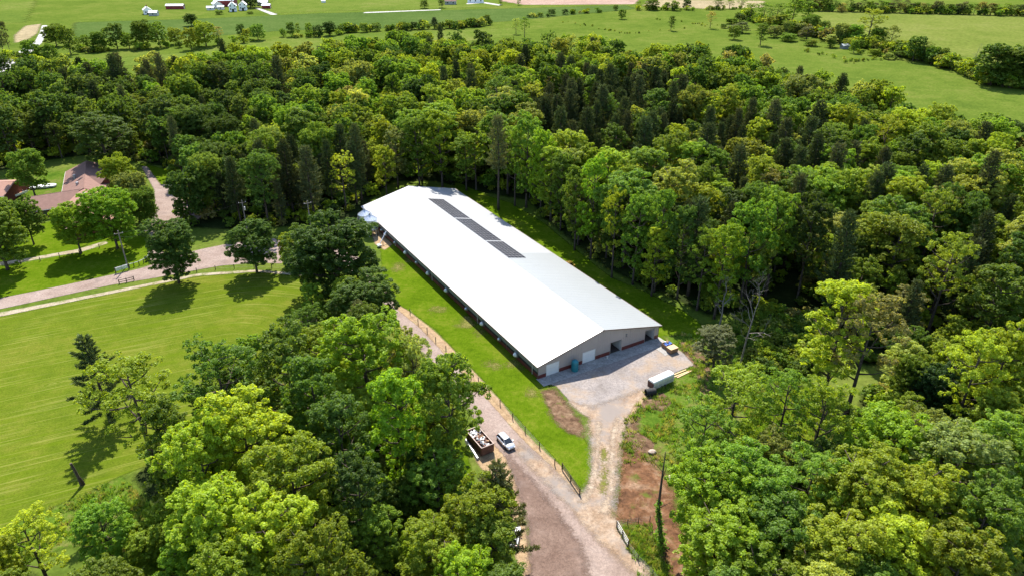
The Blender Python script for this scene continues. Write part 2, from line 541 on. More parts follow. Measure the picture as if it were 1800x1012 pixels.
M['grasstuft'] = leaf('tall grass blades', [(0.0, (0.085, 0.16, 0.014)), (0.55, (0.12, 0.19, 0.02)), (1.0, (0.22, 0.2, 0.07))], 0.02, 0.3, 0.04)

# ------------------------------------------------------------------ the ground and its covers
t = MB()
g0 = [-6000, -2500, -1200, -600, -300, 0, 300, 600, 1200, 2500, 6000]
for i in range(10):
    for j in range(10):
        t.face([(g0[i], g0[j] + 400, 0), (g0[i + 1], g0[j] + 400, 0), (g0[i + 1], g0[j + 1] + 400, 0), (g0[i], g0[j + 1] + 400, 0)])
tag(t.build('ground', M['meadow']), kind='structure')

BU, BV = Vector((0.8627, 0.5057, 0)), Vector((-0.5057, 0.8627, 0))     # across and along the barn
BO = Vector((5.15, 119.93, 0)) + 0.45 * BU + 0.45 * BV                   # its near left corner
BW, BL = 31.6, 102.4


def bp(u, v, z=0.0):
    p = BO + BU * u + BV * v
    return Vector((p.x, p.y, z))


def bxy(l):
    return [tuple(bp(u, v)[:2]) for u, v in l]


# woods (outlines of the ground under the trees)
def cz(px, py, z=20):
    return tuple(at(px, py, z)[:2])


W_BACK = ([cz(-260, 150), cz(-60, 128), cz(60, 108), cz(130, 112), cz(230, 112), cz(300, 107), cz(360, 102), cz(440, 88), cz(520, 84), cz(600, 78), cz(680, 70), cz(760, 64),
           cz(860, 70), cz(930, 72), cz(1000, 68), cz(1100, 80), cz(1200, 88), cz(1280, 88), cz(1380, 118), cz(1480, 135), cz(1550, 155), cz(1620, 178), cz(1700, 205), cz(1800, 222), cz(2100, 240)]
          + xy([(2050, 700), (1800, 640), (1520, 640), (1440, 560), (1350, 540), (1250, 555), (1195, 528), (1135, 502), (1067, 472), (1012, 428), (955, 380), (930, 352), (860, 340), (760, 318), (690, 318), (648, 352), (628, 385), (575, 398), (500, 398),
                 (400, 402), (340, 400), (318, 392), (345, 330), (300, 318), (285, 292), (240, 283), (150, 272), (60, 285), (0, 300), (-260, 330)]))
W_LEFT = xy([(565, 545), (620, 560), (660, 590), (690, 650), (725, 715), (765, 780), (800, 850), (845, 920), (885, 1012), (905, 1150), (860, 1500), (0, 1500), (-200, 1250), (-60, 1060), (10, 1000), (60, 1010), (140, 1100), (255, 1110), (290, 1000), (270, 880), (235, 838),
             (300, 790), (420, 700), (500, 640)])
W_RIGHT = xy([(1260, 770), (1225, 820), (1205, 880), (1222, 950), (1240, 1040), (1280, 1300), (2300, 1500), (2200, 720), (1800, 640), (1640, 640), (1520, 690), (1500, 780), (1420, 850), (1330, 870)])
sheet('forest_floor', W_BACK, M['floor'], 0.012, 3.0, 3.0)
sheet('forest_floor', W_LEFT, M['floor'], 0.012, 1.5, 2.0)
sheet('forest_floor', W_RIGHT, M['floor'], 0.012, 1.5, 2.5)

LAWN = xy([(-260, 640), (0, 556), (150, 526), (275, 500), (350, 486), (450, 479), (530, 486), (580, 520), (600, 560), (560, 610), (480, 660), (400, 720), (300, 800), (215, 835), (150, 868), (95, 890), (45, 910), (0, 935), (-200, 1010), (-500, 900)])


def mow_field(V):
    a, b = np.array(at(-500, 800)[:2]), np.array(at(395, 610)[:2])
    P = V[:, :2]
    e = b - a
    tt = np.clip(((P - a) @ e) / (e @ e), 0, 1)
    return np.hypot(*(P - (a + tt[:, None] * e)).T) * 1.0


sheet('mown_lawn', LAWN, M['lawn'], 0.02, 1.0, 0.8, mow=mow_field)
sheet('roadside_lawn', xy([(-300, 480), (0, 430), (70, 395), (120, 380), (200, 400), (262, 420), (272, 462), (200, 480), (120, 500), (0, 523), (-300, 590)]), M['bright'], 0.018, 1.2, 0.8)
sheet('house_lawn', xy([(-200, 330), (0, 312), (60, 305), (118, 300), (118, 335), (60, 350), (-200, 400)]), M['rough'], 0.018, 1.2, 1.0)
BARN_LAWN = xy([(640, 395), (668, 430), (676, 520), (715, 543), (765, 578), (800, 615), (850, 668), (880, 702), (930, 757), (985, 816), (1024, 862), (1040, 836), (1042, 800), (1032, 778), (1000, 730), (975, 690), (960, 672), (946, 660)]) + bxy([(3, 10), (3, 100)])
sheet('barn_lawn', BARN_LAWN, M['bright'], 0.022, 0.8, 0.5)
SIDE_LAWN = xy([(800, 318), (860, 345), (900, 358), (960, 395), (1020, 445), (1075, 488), (1140, 515), (1200, 545), (1262, 592), (1258, 610), (1200, 598)]) + bxy([(29, -1), (29, 100)])
sheet('barn_lawn', SIDE_LAWN, M['bright'], 0.022, 1.0, 0.8)
ROUGH = xy([(1160, 590), (1200, 588), (1245, 600), (1290, 620), (1360, 660), (1440, 690), (1500, 760), (1440, 830), (1330, 850), (1260, 760), (1230, 800), (1200, 830), (1150, 815), (1095, 815), (1092, 770), (1100, 738), (1132, 692), (1186, 660), (1222, 640), (1195, 612)])
sheet('rough_grass', ROUGH, M['rough'], 0.024, 0.8, 1.0)
sheet('rough_grass', xy([(150, 868), (215, 835), (265, 890), (275, 950), (240, 990), (120, 960), (40, 990), (-60, 1060), (-200, 1010), (0, 935), (95, 890)]), M['rough'], 0.026, 0.8, 1.0)
sheet('rough_grass', xy([(1084, 926), (1140, 918), (1158, 950), (1185, 1012), (1200, 1080), (1140, 1080), (1110, 985)]), M['rough'], 0.027, 0.6, 0.6)
sheet('rough_grass', xy([(740, 690), (800, 760), (822, 800), (838, 860), (800, 850), (760, 790), (730, 740)]), M['bright'], 0.026, 0.6, 0.8)
sheet('rough_grass', xy([(1330, 690), (1420, 680), (1450, 730), (1430, 800), (1330, 830), (1290, 770)]), M['bright'], 0.028, 0.8, 1.2)
sheet('rough_grass', xy([(240, 285), (300, 300), (315, 322), (285, 326), (262, 300)]), M['bright'], 0.026, 1.0, 0.8)
# far fields
sheet('far_field', xy([(130, 40), (340, 34), (560, 24), (760, 19), (1100, 10), (1120, 16), (890, 38), (700, 49), (500, 54), (400, 62), (300, 68), (130, 68)]), M['crop'], 0.03, 8, 5)
sheet('far_field', xy([(640, -40), (880, -40), (885, -2), (880, 12), (760, 16), (560, 20), (470, 24), (470, 8), (500, -10)]), M['pasture'], 0.03, 10, 5)
sheet('far_field', xy([(884, -30), (1140, -30), (1118, 8), (920, 9), (880, 2)]), M['plough'], 0.035, 8, 4)
sheet('far_field', xy([(1425, 18), (1500, 20), (1800, 26), (2100, 34), (2100, 160), (1830, 118), (1740, 108), (1600, 84), (1500, 58), (1440, 45)]), M['hay'], 0.03, 6, 4)
sheet('far_field', xy([(1130, 12), (1250, 16), (1340, 14), (1345, 2), (1140, 0)]), M['tanfield'], 0.035, 8, 4)
sheet('far_field', xy([(1400, -3), (1810, -3), (1810, -25), (1380, -25)]), M['tanfield'], 0.035, 12, 5)
sheet('far_field', xy([(26, 62), (45, 46), (72, 42), (64, 60), (40, 75), (26, 75)]), M['tanfield'], 0.032, 4, 2)
sheet('far_field', xy([(-200, -20), (55, -25), (62, 5), (45, 40), (-200, 50)]), M['pasture'], 0.033, 10, 4)
sheet('far_field', xy([(420, 75), (560, 62), (720, 57), (900, 50), (930, 60), (760, 80), (560, 100), (420, 110), (150, 118), (140, 108), (330, 92)]), M['pasture'], 0.031, 5, 3)
# roads and tracks
sheet('far_road', xy([(74, 45), (83, 45), (81, 60), (73, 76), (50, 96), (26, 112), (14, 124), (2, 136), (-20, 150), (-30, 132), (0, 112), (25, 95), (48, 83), (62, 73), (70, 58)]), M['paleroad'], 0.045, 1.5, 0.6)
sheet('far_track', xy([(446, 14), (456, 15), (488, 26), (478, 27)]), M['paleroad'], 0.045, 3, 1.2)
sheet('far_track', xy([(640, 22), (775, 17), (775, 18.2), (640, 23.6)]), M['paleroad'], 0.045, 3, 1.2)
sheet('far_track', xy([(820, 6), (850, 4), (882, 9), (878, 10.5), (848, 6), (822, 8)]), M['paleroad'], 0.045, 3, 1.2)
ROAD = xy([(-260, 590), (0, 524), (120, 500), (202, 482), (240, 474), (272, 464), (300, 452), (355, 438), (410, 427), (500, 417), (560, 420), (620, 440), (660, 490), (700, 535), (735, 572), (770, 607), (800, 640), (850, 692), (907, 752), (934, 783), (979, 819), (1020, 869), (1070, 919), (1090, 962), (1132, 1012), (1190, 1100),
           (960, 1100), (937, 1012), (932, 913), (907, 847), (890, 805), (868, 780), (845, 752), (800, 690), (775, 660), (712, 587), (690, 550), (650, 505), (600, 470), (520, 464), (450, 462), (390, 467), (350, 474), (270, 489), (195, 501), (0, 543), (-260, 612)])
sheet('road', ROAD, M['road'], 0.05, 0.7, 0.35)
sheet('house_drive', xy([(248, 292), (258, 293), (282, 325), (330, 325), (372, 350), (372, 372), (338, 392), (290, 398), (276, 410), (280, 425), (290, 455), (268, 466), (262, 445), (264, 400), (272, 370), (272, 335)]), M['road'], 0.044, 0.9, 0.5)
sheet('sandy_verge', xy([(690, 530), (722, 549), (762, 580), (788, 605), (830, 650), (880, 704), (912, 748), (940, 778), (985, 818), (1022, 866), (1014, 870), (975, 824), (930, 783), (903, 755), (860, 705), (815, 658), (775, 615), (740, 578), (700, 545)]), M['verge'], 0.056, 0.5, 0.5)
sheet('foot_path', xy([(-260, 622), (0, 549), (150, 520), (250, 500.5), (350, 481), (450, 474.5), (530, 481), (560, 492), (560, 496), (530, 485), (450, 478), (350, 485), (250, 505), (150, 525), (0, 556), (-260, 632)]), M['path'], 0.052, 0.5, 0.4)
sheet('foot_path', xy([(-200, 490), (0, 461), (45, 455), (100, 445), (135, 439), (185, 424), (190, 428), (140, 444), (100, 450), (45, 460), (0, 467), (-200, 498)]), M['path'], 0.052, 0.6, 0.45)
sheet('parking_strip', xy([(893, 800), (940, 850), (985, 905), (1022, 962), (1035, 1012), (1060, 1100), (950, 1100), (932, 1012), (928, 930), (908, 862)]), M['wet'], 0.062, 0.6, 2.2)
sheet('turned_earth', xy([(820, 770), (870, 752), (895, 790), (912, 860), (935, 1000), (930, 1100), (912, 1050), (905, 940), (870, 850), (838, 812)]), M['verge'], 0.046, 0.6, 0.7)
apron = tag(MB().hexa([(x, y, 0.02) for x, y in bxy([(-0.35, -2.75), (28.2, -3.1), (32.15, -3.0), (32.15, 0.2), (-0.35, 0.2)])],
                      [(x, y, 0.075) for x, y in bxy([(-0.35, -2.75), (28.2, -3.1), (32.15, -3.0), (32.15, 0.2), (-0.35, 0.2)])]).build('concrete_apron', M['concrete']), kind='structure')
for k in range(8):
    u0, u1 = -0.33 + k * 4.06 + 0.02, -0.33 + (k + 1) * 4.06 - 0.02
    MB().hexa([(x, y, 0.07) for x, y in bxy([(u0, -2.74 - u0 * 0.0118), (u1, -2.74 - u1 * 0.0118 if u1 < 30 else -3.0), (u1, -0.05), (u0, -0.05)])],
              [(x, y, 0.11) for x, y in bxy([(u0, -2.74 - u0 * 0.0118), (u1, -2.74 - u1 * 0.0118 if u1 < 30 else -3.0), (u1, -0.05), (u0, -0.05)])]).build('slab', M['concrete'], apron)
MB().hexa([(x, y, 0.02) for x, y in bxy([(28.25, -6.5), (31.5, -6.4), (32.2, -3.02), (28.25, -3.12)])],
          [(x, y, 0.1) for x, y in bxy([(28.25, -6.5), (31.5, -6.4), (32.2, -3.02), (28.25, -3.12)])]).build('slab', M['concrete'], apron)
GRAVEL = xy([(950, 672), (978, 678), (1004, 708), (1030, 730), (1060, 742), (1100, 735), (1134, 690), (1184, 656), (1220, 641), (1198, 618), (1160, 598)]) + bxy([(31, -1), (2, -1)])
sheet('gravel_yard', GRAVEL, M['gravel'], 0.06, 0.6, 0.5)
TRACK = xy([(1000, 706), (1040, 716), (1085, 700), (1132, 684), (1138, 694), (1103, 738), (1094, 772), (1088, 813), (1084, 858), (1078, 905), (1110, 968), (1150, 1012), (1120, 1012), (1060, 960), (1000, 890), (945, 835), (905, 790), (912, 775), (960, 815), (1018, 872), (1032, 862), (1040, 836), (1042, 791), (1034, 735)])
sheet('dirt_track', TRACK, M['track'], 0.068, 0.5, 2.2)
M['rut'] = soil('dry wheel rut', [(0.38, 0.275, 0.19), (0.44, 0.34, 0.25), (0.48, 0.4, 0.31)], 0.5, (1.6, 0.35), 5.0)
sheet('wheel_rut', xy([(1048, 738), (1056, 740), (1054, 780), (1052, 820), (1044, 860), (1030, 884), (1018, 884), (1034, 858), (1043, 820), (1046, 780)]), M['rut'], 0.074, 0.4, 1.1)
sheet('wheel_rut', xy([(1082, 735), (1090, 732), (1081, 775), (1080, 820), (1079, 862), (1066, 905), (1054, 900), (1070, 860), (1071, 820), (1072, 775)]), M['rut'], 0.074, 0.4, 1.1)
sheet('grass_strip', xy([(1064, 790), (1067, 830), (1062, 868), (1056, 868), (1060, 830), (1058, 790)]), M['drygrass'], 0.076, 0.4, 1.6)
sheet('wheel_rut', xy([(1136, 688), (1140, 694), (1116, 725), (1106, 745), (1100, 742), (1112, 718)]), M['verge'], 0.077, 0.4, 0.8)
sheet('dirt_patch', xy([(952, 686), (975, 684), (1000, 715), (1026, 748), (1022, 768), (995, 757), (972, 735)]), M['mud'], 0.055, 0.4, 1.9, relief=0.12)
sheet('dirt_patch', xy([(1094, 780), (1108, 806), (1126, 778), (1138, 806), (1160, 790), (1150, 815), (1178, 838), (1190, 905), (1205, 960), (1222, 1030), (1190, 1040), (1168, 985), (1150, 940), (1135, 922), (1080, 915), (1088, 860)]), M['redsoil'], 0.05, 0.4, 2.6, relief=0.4)
sheet('dirt_patch', xy([(1102, 745), (1112, 728), (1124, 735), (1118, 760), (1100, 775)]), M['mud'], 0.0585, 0.4, 1.8)
sheet('dirt_patch', xy([(1125, 700), (1165, 690), (1183, 705), (1165, 722), (1130, 716)]), M['mud'], 0.056, 0.4, 0.7, relief=0.3)
sheet('dirt_patch', xy([(1096, 768), (1122, 760), (1150, 775), (1148, 798), (1115, 792)]), M['mud'], 0.057, 0.4, 0.6, relief=0.7)
sheet('dirt_patch', xy([(1195, 600), (1225, 605), (1246, 640), (1250, 690), (1235, 700), (1225, 650), (1200, 620)]), M['mud'], 0.052, 0.6, 1.3)
for q, (x_, y_, w_, h_) in enumerate(((722, 452, 9, 9), (790, 492, 16, 6), (822, 566, 14, 8), (845, 582, 6, 5), (770, 545, 10, 4), (700, 470, 8, 5), (905, 640, 9, 5), (935, 690, 6, 4), (868, 640, 12, 4))):
    sheet('dry_patch', xy([(x_ + w_ * math.cos(a_ * 0.7), y_ + h_ * math.sin(a_ * 0.7)) for a_ in range(9)]), M['drygrass'], 0.03 + 0.001 * q, 0.4, 3.0)
sheet('dirt_patch', xy([(652, 410), (665, 405), (690, 430), (676, 440), (660, 430)]), M['verge'], 0.052, 0.5, 0.7)

# ------------------------------------------------------------------ the barn
barn = thing('barn', 'long low white-roofed livestock barn with solar panels beside gravel yard', 'barn', BO, math.atan2(BU.y, BU.x))
EH, RH, OV = 3.45, 7.15, 0.45          # eave height, ridge height, overhang
D_W = [(1.9, 5.1, 2.75), (10.95, 14.3, 2.75)]        # closed white doors (u0, u1, height)
D_O = [(18.2, 21.3, 3.0), (27.7, 30.5, 3.0)]         # open doorways
HW = BW / 2


def top_u(u):
    return EH + (RH - EH) * (1 - abs(u - HW) / HW)


def gable(y, doors, mb):
    cuts = sorted({0, HW, BW} | {d[0] for d in doors} | {d[1] for d in doors})
    for a, b in zip(cuts[:-1], cuts[1:]):
        dh = next((d[2] for d in doors if d[0] <= a and b <= d[1]), 0.0)
        mb.face([(a, y, dh), (b, y, dh), (b, y, top_u(b) - 0.06), (a, y, top_u(a) - 0.06)])


mb = MB()
gable(0.0, D_W + D_O, mb)
k = 0.0
while k < BW:                           # raised ribs of the steel siding
    if not any(d[0] - 0.1 < k < d[1] + 0.1 for d in D_W + D_O):
        mb.box(k, k + 0.05, -0.03, -0.002, 0.95, top_u(k) - 0.12)
    k += 0.62
mb.build('front_wall', M['siding'], barn)
mb = MB()
gable(BL, [], mb)
mb.build('back_wall', M['siding'], barn)
edges = [0.0] + [x for d in sorted(D_W + D_O) for x in d[:2]] + [BW]
for a, b in zip(edges[0::2], edges[1::2]):
    MB().box(a + (0.002 if a else -0.03), b - (0.002 if b < BW else -0.03), -0.06, -0.034, 0.1, 0.95).build('wainscot', M['wainscot'], barn)
for a, b, h in D_W:
    d = thing('door', None, None, (a, 0, 0))
    d.parent = barn
    for q in range(5):
        z0 = 0.1 + q * (h - 0.12) / 5
        MB().bevel_box(0.09, b - a - 0.09, 0.02, 0.08, z0 + 0.01, z0 + (h - 0.12) / 5 - 0.01, 0.02).build('door_panel', M['white'], d)
    MB().box(0, 0.08, -0.04, 0.09, 0.1, h).box(b - a - 0.08, b - a, -0.04, 0.09, 0.1, h).box(0, b - a, -0.05, 0.09, h, h + 0.1).build('door_frame', M['offwhite'], d)
for a, b, h in D_O:
    d = thing('doorway', None, None, (a, 0, 0))
    d.parent = barn
    MB().box(-0.02, 0.08, -0.05, 0.09, 0.1, h).box(b - a - 0.08, b - a + 0.12, -0.06, 0.09, 0.1, h).box(-0.02, b - a + 0.12, -0.05, 0.09, h, h + 0.12).build('door_frame', M['siding'], d)
    MB().box(b - a - 0.12, b - a - 0.06, 0.1, b - a, 0.15, h - 0.05).build('open_door', M['offwhite'], d)
MB().box(0.3, BW - 0.3, 0.3, BL - 0.3, 0.03, 0.08).build('floor_slab', M['inside'], barn)
MB().box(17.4, 17.5, 0.3, 8, 0.1, 3.0).box(22.2, 22.3, 0.3, 8, 0.1, 3.0).box(17.4, 22.3, 8, 8.1, 0.1, 3.0).box(27.0, 27.1, 0.3, 8, 0.1, 3.0).box(27, 31.3, 8, 8.1, 0.1, 3.0).build('partition', M['inside'], barn)
# long side walls: dark red base, dark strip with the wall's shade in its colour, rolled curtain, boards under the eave
for side, x0, sgn in (('left', 0.0, -1), ('right', BW, 1)):
    def sbox(d0, d1, y0, y1, z0, z1):
        a, b = sorted((x0 + sgn * d0, x0 + sgn * d1))
        return MB().box(a, b, y0, y1, z0, z1)
    sbox(-0.05, 0.0, 0.0, BL, 0.1, 0.95).build('side_wall', M['wainscot'], barn)
    sbox(-0.12, -0.06, 0.02, BL - 0.02, 0.95, 1.75).build('shade_strip', M['wall_shade'], barn)
    for q in range(8):
        y0 = q * BL / 8
        sbox(0.005, 0.07, y0 + 0.05, y0 + BL / 8 - 0.05, 1.65, 2.85).build('curtain', M['curtain'], barn)
        sbox(0.0, 0.09, y0 - 0.06, y0 + 0.06, 0.1, EH - 0.1).build('post', M['trim'], barn)
    sbox(-0.05, 0.0, 0.0, BL, 2.85, EH - 0.08).build('eave_wall', M['siding'], barn)
    sbox(OV + 0.02, OV + 0.16, -OV, BL + OV, EH - 0.24, EH - 0.1).build('gutter', M['trim'], barn)
    for yy in (2.0, 26, 51, 76, 100):
        sbox(0.1, 0.2, yy, yy + 0.1, 0.15, EH - 0.1).build('downpipe', M['offwhite'], barn)
slope = (RH - EH) / HW
for sgn, nm in ((-1, 'a'), (1, 'b')):
    def rx(d, y, dz=0.0):
        return (HW + sgn * d, y, RH - slope * d + dz)
    D1 = HW + OV
    n = 14
    for q in range(n):
        y0, y1 = -OV + q * (BL + 2 * OV) / n, -OV + (q + 1) * (BL + 2 * OV) / n
        mb = MB().hexa([rx(0.0, y0, -0.07), rx(D1, y0, -0.07), rx(D1, y1, -0.07), rx(0.0, y1, -0.07)],
                       [rx(0.0, y0), rx(D1, y0), rx(D1, y1), rx(0.0, y1)])
        r = y0 + 0.45
        while r < y1 - 0.1:
            mb.hexa([rx(0.1, r, -0.01), rx(D1, r, -0.01), rx(D1, r + 0.06, -0.01), rx(0.1, r + 0.06, -0.01)],
                    [rx(0.1, r + 0.02, 0.012), rx(D1, r + 0.02, 0.012), rx(D1, r + 0.04, 0.012), rx(0.1, r + 0.04, 0.012)])
            r += 0.9
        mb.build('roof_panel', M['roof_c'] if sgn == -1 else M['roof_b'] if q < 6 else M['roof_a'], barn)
    for yy in (-OV - 0.05, BL + OV + 0.01):
        MB().hexa([rx(0, yy, -0.2), rx(D1, yy, -0.2), rx(D1, yy + 0.04, -0.2), rx(0, yy + 0.04, -0.2)],
                  [rx(0, yy, 0.03), rx(D1, yy, 0.03), rx(D1, yy + 0.04, 0.03), rx(0, yy + 0.04, 0.03)]).build('rake_trim', M['trim'], barn)
MB().hexa([(HW - 0.35, -OV, RH - 0.06), (HW + 0.35, -OV, RH - 0.06), (HW + 0.35, BL + OV, RH - 0.06), (HW - 0.35, BL + OV, RH - 0.06)],
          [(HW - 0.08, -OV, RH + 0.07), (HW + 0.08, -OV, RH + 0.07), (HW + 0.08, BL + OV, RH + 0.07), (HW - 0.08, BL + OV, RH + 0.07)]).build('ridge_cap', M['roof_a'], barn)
# solar panels on the right slope, beside the ridge: three fields, five panels deep
PW = 1.06
base_me = MB().hexa([(-0.475, -0.65, 0), (0.475, -0.65, 0), (0.475, 0.65, 0), (-0.475, 0.65, 0)], [(-0.47, -0.645, 0.035), (0.47, -0.645, 0.035), (0.47, 0.645, 0.035), (-0.47, 0.645, 0.035)]).mesh('solar_panel')
base_me.materials.append(M['cell'])
arr = thing('solar_array', None, None, (HW, 0, RH))
arr.parent = barn
arr.rotation_euler = (0, math.atan(slope), 0)
for y0, y1 in ((40.2, 52.1), (52.9, 70.7), (71.5, 89.4)):
    cols = round((y1 - y0) / 1.45)
    py = (y1 - y0) / cols
    rails = MB().box(0.62, 0.62 + 5 * PW + 0.06, y0 - 0.04, y1 + 0.04, 0.05, 0.085)
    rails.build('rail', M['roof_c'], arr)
    for i in range(cols):
        for j in range(5):
            link('solar_panel', base_me, arr, (0.65 + PW * (j + 0.5), y0 + py * (i + 0.5), 0.088))
# wall fans along the left side
for n_, (v_, big) in enumerate([(8.2, 1), (15.4, 0), (23.2, 1), (31.2, 0), (42, 1), (52.9, 1), (60.4, 0), (67.8, 1), (75.5, 0), (82.6, 1), (86.0, 0)]):
    s_ = 0.5 if big else 0.34
    fan = thing('exhaust_fan', None, None, (-0.1, v_, 1.55))
    fan.parent = barn
    MB().box(-0.4, 0.0, -s_, s_, -s_, s_).build('housing', M['steel'], fan)
    rr = []
    for a_ in range(5):
        an = a_ / 4 * math.pi / 2
        rr.append([(-0.4 - 0.42 * s_ / 0.5 * math.sin(an) * 1.3, s_ * math.cos(an) * math.cos(b_ / 14 * 2 * math.pi), s_ * math.cos(an) * math.sin(b_ / 14 * 2 * math.pi)) for b_ in range(14)])
        if a_ == 4:
            rr[-1] = [(p[0], p[1] * 1 + 0.02 * math.cos(b_), p[2]) for b_, p in enumerate(rr[-1])]
    MB().rings(rr).build('hood', M['white'] if big else M['galv'], fan, smooth=True)
MB().box(22.3, 22.7, -0.18, -0.02, 3.5, 3.9).lathe([(0.16, 3.52), (0.12, 3.3), (0.05, 3.28)], 22.5, -0.12, 8).build('wall_light', M['steel'], barn)

# ------------------------------------------------------------------ grain bins and small things by the barn
def grain_bin(loc, label):
    b = thing('grain_bin', label, 'grain bin', loc, 0.4, 'grain bins at the far corner of the barn')
    R_, z0, z1 = 2.0, 1.9, 5.0
    mb = MB()
    zz = z0
    prof = []
    while zz < z1 - 0.01:
        prof += [(R_, zz), (R_ + 0.035, zz + 0.13), (R_, zz + 0.26)]
        zz += 0.26
    mb.lathe(prof, seg=32)
    mb.build('shell', M['galv'], b, smooth=True)
    MB().lathe([(0.25, 0.7), (R_ - 0.02, z0 + 0.01)], seg=32).build('hopper', M['galv'], b, smooth=True)
    MB().lathe([(R_ + 0.12, z1 - 0.06), (R_ + 0.1, z1), (0.32, z1 + 1.25), (0.32, z1 + 1.32)], seg=32).build('cone_roof', M['galv'], b)
    for q in range(16):
        a_ = q / 16 * 2 * math.pi
        MB().tube([((R_ + 0.05) * math.cos(a_), (R_ + 0.05) * math.sin(a_), z1 + 0.05), (0.3 * math.cos(a_), 0.3 * math.sin(a_), z1 + 1.29)], 0.03, 4).build('roof_rib', M['galv'], b)
    MB().lathe([(0.3, z1 + 1.3), (0.3, z1 + 1.65), (0.1, z1 + 1.8)], seg=14).build('cap', M['steel'], b)
    for q in range(6):
        a_ = q / 6 * 2 * math.pi
        MB().box(R_ * math.cos(a_) - 0.08, R_ * math.cos(a_) + 0.08, R_ * math.sin(a_) - 0.08, R_ * math.sin(a_) + 0.08, 0, z0 + 0.4).build('leg', M['galv'], b)
    lad = MB().box(-R_ - 0.28, -R_ - 0.23, -0.25, -0.2, 0.4, z1).box(-R_ - 0.28, -R_ - 0.23, 0.2, 0.25, 0.4, z1)
    for q in range(14):
        lad.box(-R_ - 0.27, -R_ - 0.24, -0.2, 0.2, 0.5 + q * 0.32, 0.53 + q * 0.32)
    lad.build('ladder', M['steel'], b)
    return b


grain_bin(bp(-2.9, 87.8), 'nearer galvanised grain bin with cone roof at far barn corner')
grain_bin(bp(-2.9, 92.2), 'farther galvanised grain bin half hidden behind the other bin')
aug = thing('feed_auger', 'pale slanting feed auger tube against the far left barn wall', 'auger', bp(-3.6, 79.0), math.atan2(BU.y, BU.x))
MB().tube([(-0.6, -1.0, 0.7), (2.9, 2.0, 3.1)], 0.11, 8).build('tube', M['galv'], aug)
MB().box(-1.2, -0.1, -1.5, -0.5, 0.35, 0.8).build('intake_box', M['offwhite'], aug)
MB().tube([(0.8, 0.2, 0), (1.0, 0.4, 1.75)], 0.05, 5).build('leg', M['steel'], aug)
MB().tube([(1.3, 1.0, 0), (1.3, 0.65, 1.95)], 0.05, 5).build('leg', M['steel'], aug)

tank = thing('water_tank', 'upright teal plastic tank on the concrete before the barn front', 'tank', bp(8.2, -1.25, 0.11))
prof = [(0.7, 0.0), (0.74, 0.05)]
for q in range(5):
    z_ = 0.1 + q * 0.42
    prof += [(0.74, z_), (0.77, z_ + 0.12), (0.74, z_ + 0.24)]
prof += [(0.74, 2.15), (0.66, 2.36), (0.42, 2.52), (0.2, 2.56)]
MB().lathe(prof, seg=28).build('shell', M['teal'], tank, smooth=True)
MB().lathe([(0.24, 2.55), (0.24, 2.63), (0.1, 2.66)], seg=16).build('lid', M['teal'], tank)
MB().tube([(0.74, 0, 0.3), (0.9, 0, 0.3), (0.9, 0, 0.12)], 0.05, 8).build('outlet_pipe', M['rubber'], tank)
bk = MB().lathe([(0.16, 0), (0.2, 0.42)], seg=12).build('bucket', M['offwhite'], None, loc=bp(16.9, -0.9, 0.11))
tag(bk, 'small pale bucket on the apron left of an open doorway', 'bucket')

# stock trailer, parked at the edge of the gravel
tr_a, tr_b = at(1147.6, 672.9, 2.3), at(1183, 657, 2.3)
tdir = (tr_b - tr_a).normalized()
TL, TW = 5.6, 1.75
tr = thing('stock_trailer', 'white box livestock trailer with grey slatted sides at gravel edge', 'trailer', Vector((27.3, 116.65, 0)) + tdir * 0.3, math.atan2(tdir.y, tdir.x))
sec = [(0.0, 0.55), (0.0, 2.0), (0.08, 2.2), (0.26, 2.32), (TW / 2, 2.36), (TW - 0.26, 2.32), (TW - 0.08, 2.2), (TW, 2.0), (TW, 0.55)]
ry = [(-TW / 2 + y_, z_) for y_, z_ in sec]
MB().rings([[(x_, y_, z_) for y_, z_ in ry[2:7]] for x_ in (0.0, TL)] if False else [[(x_, y_, z_) for y_, z_ in ([(-TW / 2, 1.95)] + ry[2:7] + [(TW / 2, 1.95)])] for x_ in (0.0, TL)]).build('roof', M['white'], tr)
for s_ in (-1, 1):
    y_ = s_ * (TW / 2 - 0.03)
    for q in range(6):
        z_ = 0.55 + q * 0.235
        MB().box(0.02, TL - 0.02, y_ - 0.025, y_ + 0.025, z_, z_ + (0.17 if q < 3 else 0.215)).build('side_slat', M['greypaint'] if q < 3 else M['offwhite'], tr)
    for q in range(8):
        x_ = 0.03 + q * (TL - 0.12) / 7
        MB().box(x_, x_ + 0.06, y_ + s_ * 0.026, y_ + s_ * 0.06, 0.5, 1.96).build('side_post', M['offwhite'], tr)
MB().box(0.0, 0.05, -TW / 2 + 0.06, TW / 2 - 0.06, 0.55, 1.94).build('rear_gate', M['rust'], tr)
MB().box(TL - 0.05, TL, -TW / 2 + 0.06, TW / 2 - 0.06, 0.55, 1.94).build('nose_panel', M['offwhite'], tr)
MB().box(0.0, TL, -TW / 2 + 0.05, TW / 2 - 0.05, 0.42, 0.55).build('deck', M['steel'], tr)
MB().tube([(TL, -0.5, 0.48), (TL + 1.2, 0, 0.48)], 0.06, 6).tube([(TL, 0.5, 0.48), (TL + 1.2, 0, 0.48)], 0.06, 6).tube([(TL + 1.1, 0, 0.0), (TL + 1.1, 0, 0.7)], 0.05, 6).build('hitch', M['steel'], tr)


